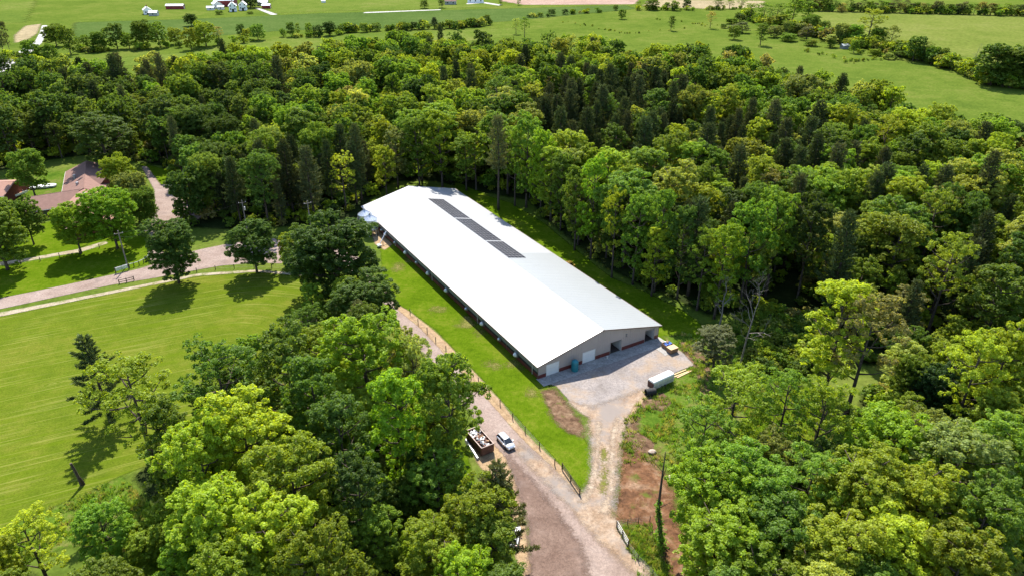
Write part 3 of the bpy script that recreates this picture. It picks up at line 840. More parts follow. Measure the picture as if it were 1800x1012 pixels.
def wheel(parent, x, y, r=0.34, w=0.22):
    wv = thing('wheel', None, None, (x, y, r))
    wv.parent = parent
    wv.rotation_euler = (math.pi / 2, 0, 0)
    MB().lathe([(r * 0.62, -w / 2), (r * 0.95, -w / 2), (r, -w / 3), (r, w / 3), (r * 0.95, w / 2), (r * 0.62, w / 2)], seg=20).build('tyre', M['rubber'], wv, smooth=True)
    MB().lathe([(r * 0.63, -w * 0.42), (r * 0.3, -w * 0.3), (r * 0.3, w * 0.3), (r * 0.63, w * 0.42)], seg=14).build('rim', M['alu'], wv)
    return wv


for s_ in (-1, 1):
    for x_ in (TL * 0.42, TL * 0.56):
        wheel(tr, x_, s_ * (TW / 2 - 0.08), 0.36, 0.2)
pipe = thing('culvert_pipe', 'short wide black culvert pipe lying before the white trailer', 'pipe', at(1143, 694), math.atan2(tdir.y, tdir.x) - 0.35)
rr = []
R_ = 0.72
prof = []
for q in range(9):
    prof += [(R_ + (0.06 if q % 2 else 0), -1.0 + q * 0.25)]
inner = [(R_ - 0.08, 1.0), (R_ - 0.08, -1.0)]
rings_ = [[(x_, r_ * math.cos(a_ / 24 * 2 * math.pi), R_ + 0.06 + r_ * math.sin(a_ / 24 * 2 * math.pi)) for a_ in range(24)] for r_, x_ in prof + inner + [prof[0]]]
MB().rings(rings_, False, False).build('corrugated_shell', M['rubber'], pipe)

# lumber, crates and pads on the far side of the yard
for q, (x0, y0, x1, y1, lb) in enumerate([(1181, 660, 1206, 650, 'long pale plank beside the gravel, farthest of three'),
                                          (1184, 663, 1212, 652, 'long pale plank beside the gravel, middle of three'),
                                          (1190, 664, 1217, 651, 'long pale plank lying in grass, nearest of three')]):
    a_, b_ = at(x0, y0), at(x1, y1)
    d_ = b_ - a_
    pl = MB().box(0, d_.length, -0.14, 0.14, 0.0, 0.09).build('plank', M['wood'], None, loc=(a_.x, a_.y, 0.07 + 0.004 * q), rz=math.atan2(d_.y, d_.x))
    tag(pl, lb, 'plank', 'planks by the gravel yard')
cr = thing('crate', 'brown crate with pale lid on the concrete pad', 'crate', at(1181, 618) + Vector((0, 0, 0.1)), math.atan2(BU.y, BU.x))
MB().box(-1.0, 1.0, -0.75, 0.75, 0.12, 1.05).build('box', M['crate'], cr)
MB().box(-1.06, 1.06, -0.8, 0.8, 1.052, 1.13).build('lid', M['wood'], cr)
for y_ in (-0.6, 0, 0.6):
    MB().box(-1.0, 1.0, y_ - 0.07, y_ + 0.07, 0.0, 0.115).build('runner', M['oldwood'], cr)
cr2 = thing('crate', 'open brown crate heaped with odds and a blue tarpaulin', 'crate', at(1172, 610) + Vector((0, 0, 0.1)), math.atan2(BU.y, BU.x))
MB().box(-0.95, 0.95, -0.75, -0.68, 0.1, 0.95).box(-0.95, 0.95, 0.68, 0.75, 0.1, 0.95).box(-0.95, -0.88, -0.68, 0.68, 0.1, 0.95).box(0.88, 0.95, -0.68, 0.68, 0.1, 0.95).box(-0.88, 0.88, -0.68, 0.68, 0.1, 0.16).build('box', M['crate'], cr2)
mb = MB()
for q in range(9):
    gx_ = [(-0.88 + 1.76 * q / 8, y_, 0.9 + 0.28 * math.sin(q * 1.3 + j) * math.cos(j * 1.7) + 0.12) for j, y_ in enumerate((-0.85, -0.4, 0.0, 0.3))]
    if q:
        for j in range(3):
            mb.face([prev[j], prev[j + 1], gx_[j + 1], gx_[j]])
    prev = gx_
tg = mb.build('tarpaulin', M['tarp'], None, loc=cr2.location, rz=cr2.rotation_euler.z)
tag(tg, 'crumpled blue tarpaulin over the open crate', 'tarpaulin')
for q in range(5):
    bx = MB().bevel_box(-0.22, 0.22, -0.16, 0.16, 0.0, 0.3, 0.03).build('carton', [M['wood'], M['crate'], M['offwhite']][q % 3], None,
                                                                       loc=cr2.location + Vector((random.uniform(-0.4, 0.6), random.uniform(0.1, 0.45), 0.75 + 0.1 * q)), rz=random.uniform(0, 3))
    tag(bx, 'small carton heaped in the open crate with the tarpaulin', 'carton', 'cartons in the open crate')

# yellow loader behind the barn
lo = thing('loader', 'yellow compact loader parked behind the right barn eave', 'loader', bp(BW + 2.6, 38.5), math.atan2(BV.y, BV.x) + 0.15)
MB().bevel_box(-1.4, 1.2, -0.6, 0.6, 0.55, 1.5, 0.12).build('body', M['yellow'], lo)
MB().box(-0.5, 0.7, -0.5, 0.5, 1.5, 2.3).build('cab', M['glass'], lo)
MB().bevel_box(-0.7, 0.8, -0.62, 0.62, 2.3, 2.46, 0.06).build('cab_roof', M['yellow'], lo)
for s_ in (-1, 1):
    MB().rings([[(x_, s_ * 0.62 + w_, z_) for x_, z_ in ((-1.5, 0.35), (-1.2, 0.02), (1.0, 0.02), (1.3, 0.35), (1.0, 0.75), (-1.2, 0.75))] for w_ in (0.0, s_ * 0.38)]).build('track', M['rubber'], lo)
    MB().tube([(-1.2, s_ * 0.75, 1.6), (0.6, s_ * 0.75, 1.9), (1.9, s_ * 0.75, 0.6)], 0.12, 6).build('lift_arm', M['yellow'], lo)
MB().rings([[(x_, y_, z_) for x_, z_ in ((1.8, 0.1), (2.6, 0.1), (2.5, 0.2), (1.95, 0.3), (1.9, 0.9), (1.8, 0.9))] for y_ in (-0.95, 0.95)]).build('bucket', M['steel'], lo)

# ------------------------------------------------------------------ skip, cars
RD = (at(948, 787) - at(735, 569)).normalized()          # direction of the farm road towards us
ra = math.atan2(-RD.y, -RD.x)
dl = (at(846.5, 787, 2) + at(867.7, 778.5, 2)) / 2
skip = thing('skip_container', 'rusty brown open skip full of scrap beside farm road', 'skip', (dl.x, dl.y, 0.06), ra)
SL, SW, SH = 5.6, 2.4, 1.9
for s_ in (-1, 1):
    w_ = MB().box(0, SL, s_ * SW / 2 - 0.04, s_ * SW / 2 + 0.04, 0.2, SH).build('side', M['rust'], skip)
    for q in range(9):
        MB().box(0.1 + q * 0.66, 0.2 + q * 0.66, s_ * (SW / 2 + 0.042), s_ * (SW / 2 + 0.13), 0.2, SH - 0.1).build('rib', M['rust'], w_) if s_ > 0 else \
            MB().box(0.1 + q * 0.66, 0.2 + q * 0.66, -(SW / 2 + 0.13), -(SW / 2 + 0.042), 0.2, SH - 0.1).build('rib', M['rust'], w_)
    MB().box(-0.05, SL + 0.05, s_ * SW / 2 - 0.075, s_ * SW / 2 + 0.075, SH + 0.002, SH + 0.06).build('rim', M['rim'], skip)
for x_ in (0.0, SL):
    MB().box(x_ - 0.04, x_ + 0.04, -SW / 2 + 0.045, SW / 2 - 0.045, 0.2, SH).build('end', M['rust'], skip)
    MB().box(x_ - 0.07, x_ + 0.07, -SW / 2 + 0.08, SW / 2 - 0.08, SH + 0.003, SH + 0.058).build('rim', M['rim'], skip)
MB().box(0.05, SL - 0.05, -SW / 2 + 0.05, SW / 2 - 0.05, 0.1, 0.22).build('bottom', M['rust'], skip)
MB().box(0.2, SL - 0.2, -0.5, -0.35, 0.0, 0.1).box(0.2, SL - 0.2, 0.35, 0.5, 0.0, 0.1).build('skid', M['steel'], skip)
mb = MB()
rs = random.Random(3)
for q in range(190):
    c_ = Vector((rs.uniform(0.5, SL - 0.5), rs.uniform(-0.85, 0.85), rs.uniform(1.1, 1.75)))
    L_, W_, T_ = rs.uniform(0.15, 0.6), rs.uniform(0.06, 0.28), rs.uniform(0.02, 0.14)
    R3 = Matrix.Rotation(rs.uniform(0, 6), 3, 'Z') @ Matrix.Rotation(rs.uniform(-0.7, 0.7), 3, 'Y')
    P_ = [c_ + R3 @ Vector(p) for p in ((-L_, -W_, -T_), (L_, -W_, -T_), (L_, W_, -T_), (-L_, W_, -T_), (-L_, -W_, T_), (L_, -W_, T_), (L_, W_, T_), (-L_, W_, T_))]
    mb.hexa(P_[:4], P_[4:], rs.choice([0, 1, 1, 2, 2, 3, 3, 4]))
sc = mb.build('scrap', [M['offwhite'], M['crate'], M['steel'], M['rust'], M['greypaint']], None, loc=skip.location, rz=ra)
tag(sc, 'mixed scrap boards and sheets heaped in the skip', 'scrap', None, 'stuff')
a_, b_ = at(819, 774), at(840, 808)
d_ = b_ - a_
bm_ = MB().hexa([(0, -0.3, 0), (d_.length, -0.3, 0), (d_.length, 0.3, 0), (0, 0.3, 0)], [(0.05, -0.12, 0.45), (d_.length - 0.05, -0.12, 0.45), (d_.length - 0.05, 0.12, 0.45), (0.05, 0.12, 0.45)]).build('concrete_barrier', M['steel'], None, loc=(a_.x, a_.y, 0.05), rz=math.atan2(d_.y, d_.x))
tag(bm_, 'long low grey barrier lying left of the rusty skip', 'barrier')


def make_car(label, paint, loc, rz):
    c = thing('parked_car', label, 'car', loc, rz, 'cars parked along the farm road')
    W = 0.9
    # stations along x: (x, half width, sill, shoulder)
    st = [(-2.25, 0.62, 0.42, 0.72), (-2.15, 0.78, 0.3, 0.86), (-1.6, 0.88, 0.24, 0.93), (-0.6, 0.9, 0.22, 0.93), (0.6, 0.9, 0.22, 0.92), (1.5, 0.87, 0.24, 0.84), (2.05, 0.76, 0.3, 0.72), (2.2, 0.6, 0.4, 0.6)]
    MB().rings([[(x, -w * 0.92, s), (x, w * 0.92, s), (x, w, (s + h) / 2), (x, w * 0.95, h - 0.06), (x, w * 0.84, h), (x, -w * 0.84, h), (x, -w * 0.95, h - 0.06), (x, -w, (s + h) / 2)] for x, w, s, h in st]).build('body', paint, c, smooth=True)
    cab = [(-2.0, 0.66, 0.86), (-1.45, 0.58, 1.4), (0.25, 0.58, 1.43), (1.15, 0.7, 0.9)]
    lo_ = [(-2.02, 0.74, 0.84), (1.2, 0.76, 0.84)]
    gl = MB()
    b4 = [(-2.05, -0.74, 0.86), (1.2, -0.76, 0.86), (1.2, 0.76, 0.86), (-2.05, 0.74, 0.86)]
    t4 = [(-1.55, -0.57, 1.38), (0.3, -0.58, 1.4), (0.3, 0.58, 1.4), (-1.55, 0.57, 1.38)]
    gl.hexa(b4, t4)
    gl.build('windows', M['glass'], c)
    MB().rings([[(x, -w, z), (x, w, z), (x, w * 0.9, z + 0.05), (x, -w * 0.9, z + 0.05)] for x, w, z in ((-1.62, 0.56, 1.37), (-1.2, 0.6, 1.41), (0.1, 0.6, 1.42), (0.36, 0.57, 1.38))]).build('roof', paint, c, smooth=True)
    for s in (-1, 1):
        for a, b in (((1.22, 0.77, 0.86), (0.3, 0.6, 1.41)), ((-2.07, 0.75, 0.86), (-1.57, 0.59, 1.39)), ((-0.5, 0.76, 0.88), (-0.55, 0.6, 1.41))):
            MB().tube([(a[0], s * a[1], a[2]), (b[0], s * b[1], b[2])], 0.045, 5).build('pillar', paint, c)
        MB().bevel_box(0.75, 0.98, s * 0.98 - 0.1, s * 0.98 + 0.1, 0.9, 1.05, 0.03).build('mirror', paint, c)
        MB().bevel_box(2.0, 2.2, s * 0.56 - 0.13, s * 0.56 + 0.13, 0.52, 0.66, 0.03).build('headlight', M['lamp_clear'], c)
        MB().bevel_box(-2.28, -2.1, s * 0.6 - 0.14, s * 0.6 + 0.1, 0.6, 0.82, 0.03).build('tail_light', M['lamp_red'], c)
        for x in (-1.35, 1.35):
            wheel(c, x, s * 0.8, 0.33, 0.21)
    MB().box(-2.29, -2.26, -0.26, 0.26, 0.5, 0.62).build('number_plate', M['offwhite'], c)
    MB().box(2.17, 2.23, -0.5, 0.5, 0.34, 0.46).build('grille', M['rubber'], c)
    return c


cp = at(889, 780)
make_car('silver car half under tree branches on the farm road', M['silver'], (cp.x, cp.y, 0.075), ra + math.pi)
cp = at(903, 945)
make_car('white car behind pine boughs at the road edge', M['white'], (cp.x, cp.y, 0.075), math.radians(83))

# ------------------------------------------------------------------ fences, posts, poles
def fence(name, label, pts, h=1.25, r=0.07, wires=3, rail=None, z0=0.0, group=None, mat='oldwood', railmat=None):
    p0 = pts[0]
    f = thing(name, label, 'fence', (p0.x, p0.y, z0), 0, group)
    loc = [p - p0 for p in pts]
    for p in loc:
        MB().lathe([(r * 1.05, -0.1), (r, h), (r * 0.6, h + 0.05)], p.x, p.y, 7).build('post', M[mat], f)
    if rail:
        for zf in rail:
            for a, b in zip(loc[:-1], loc[1:]):
                d = b - a
                o = MB().box(0, d.length, -0.025, 0.025, -0.075, 0.075).build('rail', M[railmat or mat], f, loc=(a.x, a.y, h * zf), rz=math.atan2(d.y, d.x))
    for k in range(wires):
        z = h * (0.35 + 0.6 * k / max(1, wires - 1))
        for a, b in zip(loc[:-1], loc[1:]):
            MB().tube([(a.x, a.y, z), ((a.x + b.x) / 2, (a.y + b.y) / 2, z - 0.03), (b.x, b.y, z)], 0.012, 3).build('wire', M['wire'], f)
    return f


FP = [at(x, y) for x, y in ((721, 551), (735, 569), (751, 584), (766, 601), (784, 617), (803, 635), (822, 654), (841, 673), (860, 693), (879, 712), (901, 736), (923, 760), (948, 787), (975, 817))]
fence('wire_fence', 'post and wire fence between the farm road and barn lawn', FP, 1.35, 0.085, 3)
fence('rail_fence', 'short dark rail fence at the corner of barn lawn and track', [at(988, 824), at(1003, 846), at(1019, 869)], 1.35, 0.1, 0, (0.35, 0.65, 0.95))
fence('rail_fence', 'short rail fence with pale top rail at the lower right road corner', [at(1084, 926), at(1094, 943), at(1104, 961)], 1.35, 0.1, 0, (0.3, 0.6, 0.97), railmat='offwhite')
fence('wire_fence', 'wire fence round the weedy corner below the red soil', [at(1104, 961), at(1121, 985), at(1147, 1012), at(1175, 1045)], 1.2, 0.07, 3)
fence('wire_fence', 'thin wire fence along the foot of the red soil patch', [at(1084, 924.5), at(1103, 921.5), at(1122, 919), at(1142, 917)], 1.2, 0.06, 3)
fence('wire_fence', 'post and wire fence between left road and mown lawn', [at(x, y) for x, y in ((346, 478), (379, 474), (412, 472), (447, 471), (478, 472), (507, 475))], 1.2, 0.09, 2)
fence('board_fence', 'short dark board fence between left road and mown lawn', [at(210, 499), at(223, 496), at(236, 493)], 1.2, 0.11, 0, (0.4, 0.85))
fence('rail_fence', 'curved fence with white top rail beside the left road', [at(228, 471), at(236, 469), at(245, 466.5), at(253, 462.5), at(259, 458.5), at(265, 452)], 1.2, 0.11, 0, (0.95,), railmat='white')
fence('wire_fence', 'old post fence along the upper left footpath', [at(x, y) for x, y in ((0, 470), (37, 465), (71, 459), (105, 452), (140, 446), (175, 436))], 1.2, 0.09, 2)
a_, b_ = at(204, 481), at(227, 474)
d_ = b_ - a_
sg = thing('board_sign', 'pale green slatted board on two posts at the left roadside', 'sign', a_, math.atan2(d_.y, d_.x))
for q in range(4):
    MB().box(0.06, d_.length - 0.06, -0.04, 0.04, 0.62 + q * 0.27, 0.62 + q * 0.27 + 0.22).build('board', M['signgreen'] if q < 3 else M['white'], sg)
for x_ in (0.0, d_.length):
    MB().box(x_ - 0.1, x_ + 0.1, -0.1, 0.1, -0.05, 1.75).build('post', M['oldwood'], sg)


def pole(px, py, h, label, lean=(0, 0)):
    p = thing('utility_pole', label, 'pole', at(px, py), 0.5)
    MB().tube([(0, 0, -0.2), (lean[0], lean[1], h)], [0.19, 0.13], 9).build('shaft', M['deadwood'], p)
    MB().box(lean[0] - 1.1, lean[0] + 1.1, lean[1] - 0.06, lean[1] + 0.06, h - 0.9, h - 0.76).build('crossarm', M['deadwood'], p)
    for q in (-0.95, 0, 0.95):
        MB().lathe([(0.05, h - 0.76), (0.09, h - 0.68), (0.04, h - 0.55)], lean[0] + q, lean[1], 7).build('insulator', M['offwhite'], p)
    return p


pA = pole(224, 467, 10.2, 'bare utility pole beside the left road behind the green board')
pB = pole(436, 412, 10.8, 'utility pole with transformer standing before the dark trees')
MB().lathe([(0.22, 7.6), (0.25, 7.7), (0.25, 8.5), (0.16, 8.62)], 0.42, 0, 12).build('transformer', M['galv'], pB)
pC = pole(549, 417, 11.4, 'utility pole behind the big tree near the grain bins')
pD = pole(268, 432, 5.5, 'thin short pole beside the house drive')
for A, B, ha, hb in ((pA, pB, 9.6, 10.2), (pB, pC, 10.2, 10.8), (pA, pD, 8.6, 5.2)):
    A0, B0 = Vector(A.location) + Vector((0, 0, ha)), Vector(B.location) + Vector((0, 0, hb))
    w_ = MB().tube([A0.lerp(B0, q / 10) - Vector((0, 0, 1.1 * (1 - (2 * q / 10 - 1) ** 2))) for q in range(11)], 0.02, 4).build('power_line', M['rubber'])
    tag(w_, {pB: 'power line from the roadside pole to the transformer pole', pC: 'power line from the transformer pole to the pole near the bins', pD: 'service line from the roadside pole to the thin short pole'}[B], 'cable')
sn = thing('snag_post', 'leaning broken dark trunk standing at the lower lawn edge', 'post', at(144, 852))
MB().tube([(0, 0, -0.2), (-0.1, 0, 1.6), (-0.35, 0.05, 3.2), (-0.62, 0.1, 4.6)], [0.3, 0.24, 0.22, 0.2], 9).build('trunk', M['oldwood'], sn)
MB().tube([(0.35, 0.2, 0), (0.3, 0.1, 0.9), (0.12, 0.05, 1.7)], [0.14, 0.12, 0.08], 7).build('side_stub', M['oldwood'], sn)
for px, py, s_, lb in ((1180, 840, 0.7, 'pale rounded boulder beside the vine-clad trunk'), (1146, 795, 0.75, 'pale stone slab on the turned earth mound')):
    rb = random.Random(int(px))
    rr = [[(s_ * math.cos(a_) * math.cos(b_ / 10 * 2 * math.pi) * rb.uniform(0.85, 1.15), s_ * 0.8 * math.cos(a_) * math.sin(b_ / 10 * 2 * math.pi) * rb.uniform(0.85, 1.15), s_ * 0.6 * math.sin(a_) + 0.2 * s_) for b_ in range(10)] for a_ in (-0.6, -0.1, 0.5, 1.0, 1.4)]
    tag(MB().rings(rr).build('boulder', M['stone'], None, True, at(px, py, 0.05)), lb, 'boulder')

# ------------------------------------------------------------------ houses and farm buildings
def gable_wing(parent, r0, r1, hw, eave, ridge, wall, roof, ov=0.5, windows=0, trim='offwhite', nm=''):
    """One gabled wing: walls, two roof slopes, windows; r0, r1 are the ridge ends on the ground plane (local)."""
    r0, r1 = Vector((r0[0], r0[1], 0)), Vector((r1[0], r1[1], 0))
    d = (r1 - r0)
    L = d.length
    rz = math.atan2(d.y, d.x)
    def B(mb, name, mat, par=parent):
        if par is parent:
            return mb.build(name, mat, par, loc=(r0.x, r0.y, 0), rz=rz)
        return mb.build(name, mat, par)
    w = MB()
    w.box(0, L, -hw, hw, 0, eave)
    for x in (0, L):
        w.face([(x, -hw, eave), (x, hw, eave), (x, 0, ridge)])
    wo = B(w, 'wall', M[wall])
    sl = (ridge - eave) / hw
    for s in (-1, 1):
        D = hw + ov
        o = B(MB().hexa([(-ov, 0, ridge + 0.02), (L + ov, 0, ridge + 0.02), (L + ov, s * D, ridge - sl * D + 0.02), (-ov, s * D, ridge - sl * D + 0.02)],
                        [(-ov, 0, ridge + 0.16), (L + ov, 0, ridge + 0.16), (L + ov, s * D, ridge - sl * D + 0.16), (-ov, s * D, ridge - sl * D + 0.16)]), 'roof', M[roof])
        MB().box(-ov, L + ov, min(s * D, s * (D + 0.1)), max(s * D, s * (D + 0.1)), ridge - sl * D - 0.06, ridge - sl * D + 0.1).build('gutter', M[trim], o)
        for k in range(windows):
            x = (k + 0.5) * L / windows
            wd = MB().box(x - 0.6, x + 0.6, min(s * hw, s * (hw + 0.05)), max(s * hw, s * (hw + 0.05)), eave * 0.35, eave * 0.8).build('window', M['window'], wo)
    MB_ = MB().hexa([(-ov, -0.15, ridge + 0.1), (L + ov, -0.15, ridge + 0.1), (L + ov, 0.15, ridge + 0.1), (-ov, 0.15, ridge + 0.1)],
                    [(-ov, -0.05, ridge + 0.21), (L + ov, -0.05, ridge + 0.21), (L + ov, 0.05, ridge + 0.21), (-ov, 0.05, ridge + 0.21)])
    B(MB_, 'ridge_cap', M[roof])
    return wo


def flat(p):
    return Vector((p.x, p.y, 0))


hp = flat(at(100, 345, 4))
house = thing('house', 'rambling red brick house with mauve shingle roofs among left trees', 'house', hp)
ra_, rb_ = flat(at(42, 348.5, 5.4)) - hp, flat(at(146, 332.6, 5.4)) - hp
gable_wing(house, ra_, rb_, 6.6, 3.0, 5.4, 'brick', 'shingle', windows=5)
gable_wing(house, flat(at(148, 333, 5.6)) - hp, flat(at(158, 384, 5.6)) - hp, 6.2, 3.1, 5.6, 'brick', 'shingle_red', windows=4)
gable_wing(house, flat(at(152, 284, 5.8)) - hp, flat(at(147, 331, 5.8)) - hp, 6.8, 3.0, 5.8, 'brick', 'shingle', windows=4)
gable_wing(house, flat(at(150, 309, 5.5)) - hp, flat(at(184, 313, 5.5)) - hp, 5.0, 3.0, 5.5, 'brick', 'shingle', windows=2)
for px, py in ((131, 311), (149, 343), (136, 324)):
    c_ = flat(at(px, py, 5.2)) - hp
    MB().box(c_.x - 0.35, c_.x + 0.35, c_.y - 0.35, c_.y + 0.35, 3.8, 5.9).build('roof_vent', M['steel'], house)
hp2 = flat(at(0, 330, 4))
h2 = thing('garage_building', 'low rosy-roofed building at the left picture edge', 'garage', hp2)
gable_wing(h2, flat(at(-90, 325, 5)) - hp2, flat(at(24, 321, 5)) - hp2, 8.0, 3.2, 5.2, 'brick', 'shingle_red', windows=3)
MB().box(-3, -2.3, -2, -1.3, 3.8, 6.2).build('chimney', M['brick'], h2)
cl = at(36, 344)
ct = thing('cargo_trailer', 'small white and orange flat trailer beside the low rosy-roofed building', 'trailer', cl, math.radians(75))
MB().box(-2.6, 2.2, -1.0, 1.0, 0.55, 0.7).build('deck', M['offwhite'], ct)
MB().box(-2.6, 2.2, -1.05, -0.97, 0.7, 1.3).box(-2.6, 2.2, 0.97, 1.05, 0.7, 1.3).build('side', M['white'], ct)
MB().box(-2.6, -2.5, -0.96, 0.96, 0.7, 1.9).build('headboard', M['orange'], ct)
MB().bevel_box(-2.2, 0.5, -0.8, 0.8, 0.72, 1.25, 0.1).build('load', M['orange'], ct)
MB().tube([(2.2, 0, 0.6), (3.6, 0, 0.5)], 0.07, 6).build('hitch', M['steel'], ct)
for s_ in (-1, 1):
    wheel(ct, -0.3, s_ * 1.18, 0.36, 0.2)
for px, py, l_, lb in ((71, 331, 6.0, 'longer of two low white covered pontoons on the house lawn'), (88, 329, 4.2, 'shorter of two low white covered pontoons on the house lawn')):
    bt = thing('covered_pontoon', lb, 'boat', at(px, py), math.radians(12))
    MB().rings([[(x_ * l_ / 2, y_ * w_, z_) for x_, w_ in ((-1, 1.0), (-0.85, 1.2), (0.6, 1.2), (1, 0.7))] + [(x_ * l_ / 2, -w_, z_) for x_, w_ in ((1, 0.7), (0.6, 1.2), (-0.85, 1.2), (-1, 1.0))] for y_, z_ in ((1, 0.25), (1, 0.75))]).build('hull', M['offwhite'], bt)
    MB().hexa([(-l_ / 2, -1.25, 0.76), (l_ * 0.35, -1.25, 0.76), (l_ * 0.35, 1.25, 0.76), (-l_ / 2, 1.25, 0.76)], [(-l_ / 2 + 0.3, -0.6, 1.05), (l_ * 0.3, -0.6, 1.05), (l_ * 0.3, 0.6, 1.05), (-l_ / 2 + 0.3, 0.6, 1.05)]).build('cover', M['white'], bt)
    MB().box(-l_ * 0.3, -l_ * 0.25, -1, 1, 0, 0.26).box(l_ * 0.25, l_ * 0.3, -1, 1, 0, 0.26).build('stand', M['steel'], bt)


def farm(name, label, px, py, L, W, eave, ridge, rz, wall, roof, windows=2, cat='building', extra=None):
    p = at(px, py)
    f = thing(name, label, cat, p, math.radians(rz))
    wo = gable_wing(f, (-L / 2, 0), (L / 2, 0), W / 2, eave, ridge, wall, roof, 0.4, windows)
    MB().box(L / 2 + 0.01, L / 2 + 0.06, -W * 0.15, W * 0.15, 0, min(2.6, eave * 0.8)).build('door', M['window'] if wall == 'white' else M['offwhite'], f)
    if wall in ('white', 'offwhite') and windows:
        for zz in ([0.35, 0.9] if eave > 4 else [0.4]):
            for yy in (-0.28, 0.28):
                MB().box(L / 2 + 0.01, L / 2 + 0.07, W * yy - 0.5, W * yy + 0.5, eave * zz, eave * zz + 1.3).build('window', M['window'], f)
    if extra:
        MB().box(-0.5, 0.5, -0.5, 0.5, ridge - 1, ridge + 1.4).build('chimney', M['brick'], f)
    return f


farm('farm_barn', 'big red barn with white metal roof in the far farmyard', 398, 11, 20, 13, 6.0, 11.5, 4, 'barnred', 'white', 0, 'barn')
farm('farmhouse', 'left gabled white farmhouse before the far red barn', 410, 20, 10, 7, 5.2, 8.6, -70, 'white', 'offwhite', 2, 'house', 1)
farm('farmhouse', 'right gabled white farmhouse beside the dark farmyard tree', 428, 18, 10, 7, 5.2, 8.4, -75, 'white', 'offwhite', 2, 'house', 1)
farm('farm_shed', 'white gabled shed left of the far red barn', 382, 14, 12, 8, 4.0, 6.6, -60, 'offwhite', 'white', 1, 'shed')
farm('farm_shed', 'low white shed at the left end of the far farmyard', 371, 18, 7, 4, 2.5, 3.6, 5, 'offwhite', 'white', 1, 'shed')
farm('farm_shed', 'small white lean-to before the far red barn', 389, 17, 6, 4, 2.6, 3.8, 5, 'offwhite', 'white', 1, 'shed')
farm('farm_shed', 'upper white-roofed shed right of the dark farmyard tree', 463, 10, 10, 6, 3.2, 4.6, 0, 'steel', 'white', 0, 'shed')
farm('farm_shed', 'lower white-roofed shed right of the dark farmyard tree', 469, 15, 8, 5, 3.0, 4.2, 0, 'barnred', 'white', 0, 'shed')
farm('farmhouse', 'lone white cottage in the far left pasture', 260, 25, 9, 7, 4.0, 6.6, -60, 'white', 'offwhite', 2, 'house', 1)
farm('farm_shed', 'white-roofed blue-grey shed beside the lone white cottage', 271, 28, 7.5, 5.5, 3.0, 4.5, 3, 'steel', 'white', 1, 'shed')
farm('machine_shed', 'long low brown-roofed shed in the far left pasture', 309, 16, 17, 6, 3.2, 4.6, 3, 'barnred', 'offwhite', 0, 'shed')
farm('farmhouse', 'white house at the top edge beyond the crop field', 836, 5, 17, 8, 4, 6.5, 2, 'white', 'offwhite', 3, 'house')
farm('farmhouse', 'grey house beside trees at the top edge', 792, 8, 12, 7, 3.4, 5.2, 2, 'steel', 'shingle', 2, 'house')
farm('field_hut', 'tiny white hut alone in the far pasture', 569, 5, 4, 3, 2.2, 3.0, 0, 'white', 'white', 0, 'hut')
farm('field_hut', 'small grey hut beside the right hedgerow', 1484, 86, 5, 4, 2.4, 3.2, 10, 'steel', 'galv', 0, 'hut')

# ------------------------------------------------------------------ trees
def leaf_quads(P, N, S, rng, aspect=0.72, droop=0.15):
    n = len(P)
    rnd = rng.normal(size=(n, 3))
    T = np.cross(N, rnd)
    T /= np.linalg.norm(T, axis=1)[:, None] + 1e-9
    Bn = np.cross(N, T)
    a = T * S[:, None]
    b = Bn * (S * aspect)[:, None]
    dn = N * (S * droop)[:, None]
    V = np.stack([P - a - dn, P - b * 0.9, P + a - dn, P + b], 1).reshape(-1, 3)
    F = np.arange(4 * n).reshape(n, 4)
    return V, F


def norm(a):
    return a / (np.linalg.norm(a, axis=1)[:, None] + 1e-9)


def sphere_pts(n, rng, up=0.25):
    p = norm(rng.normal(size=(n * 3, 3)))
    w = p[:, 2] > -0.55 + up * 0
    p = p[w][:n]
    return p


def arrays_mesh(name, V, F, mat, smooth=False):
    me = bpy.data.meshes.new(name)
    me.from_pydata(np.asarray(V).tolist(), [], [tuple(f) for f in np.asarray(F).tolist()] if not isinstance(F, list) else F)
    me.materials.append(mat)
    me.update()
    return me


def lobes_to_leaves(lobes, rng, puffs, per, size, puff_r=(0.45, 0.8)):
    """Each lobe (centre, radius) carries rounded puffs, each puff a tuft of leaves facing out and up."""
    Ps, Ns = [], []
    for c, r in lobes:
        k = max(4, int(puffs * (r / 2.2) ** 2))
        d = norm(rng.normal(size=(k * 2, 3)))
        d = d[d[:, 2] > -0.45][:k]
        rad = r * rng.uniform(0.72, 1.08, (len(d), 1))
        pc = c + d * rad * np.array([1, 1, 0.8])
        for q in range(len(d)):
            pr = rng.uniform(*puff_r)
            s = norm(rng.normal(size=(per, 3)) + d[q] * 0.55 + np.array([0, 0, 0.45]))
            Ps.append(pc[q] + s * pr * rng.uniform(0.55, 1.0, (per, 1)) * np.array([1, 1, 0.75]))
            Ns.append(norm(s + rng.normal(size=(per, 3)) * 0.45 + np.array([0, 0, 0.3])))
    P, N = np.concatenate(Ps), np.concatenate(Ns)
    S = rng.uniform(size[0], size[1], len(P))
    return leaf_quads(P, N, S, rng)


H0 = 24.0


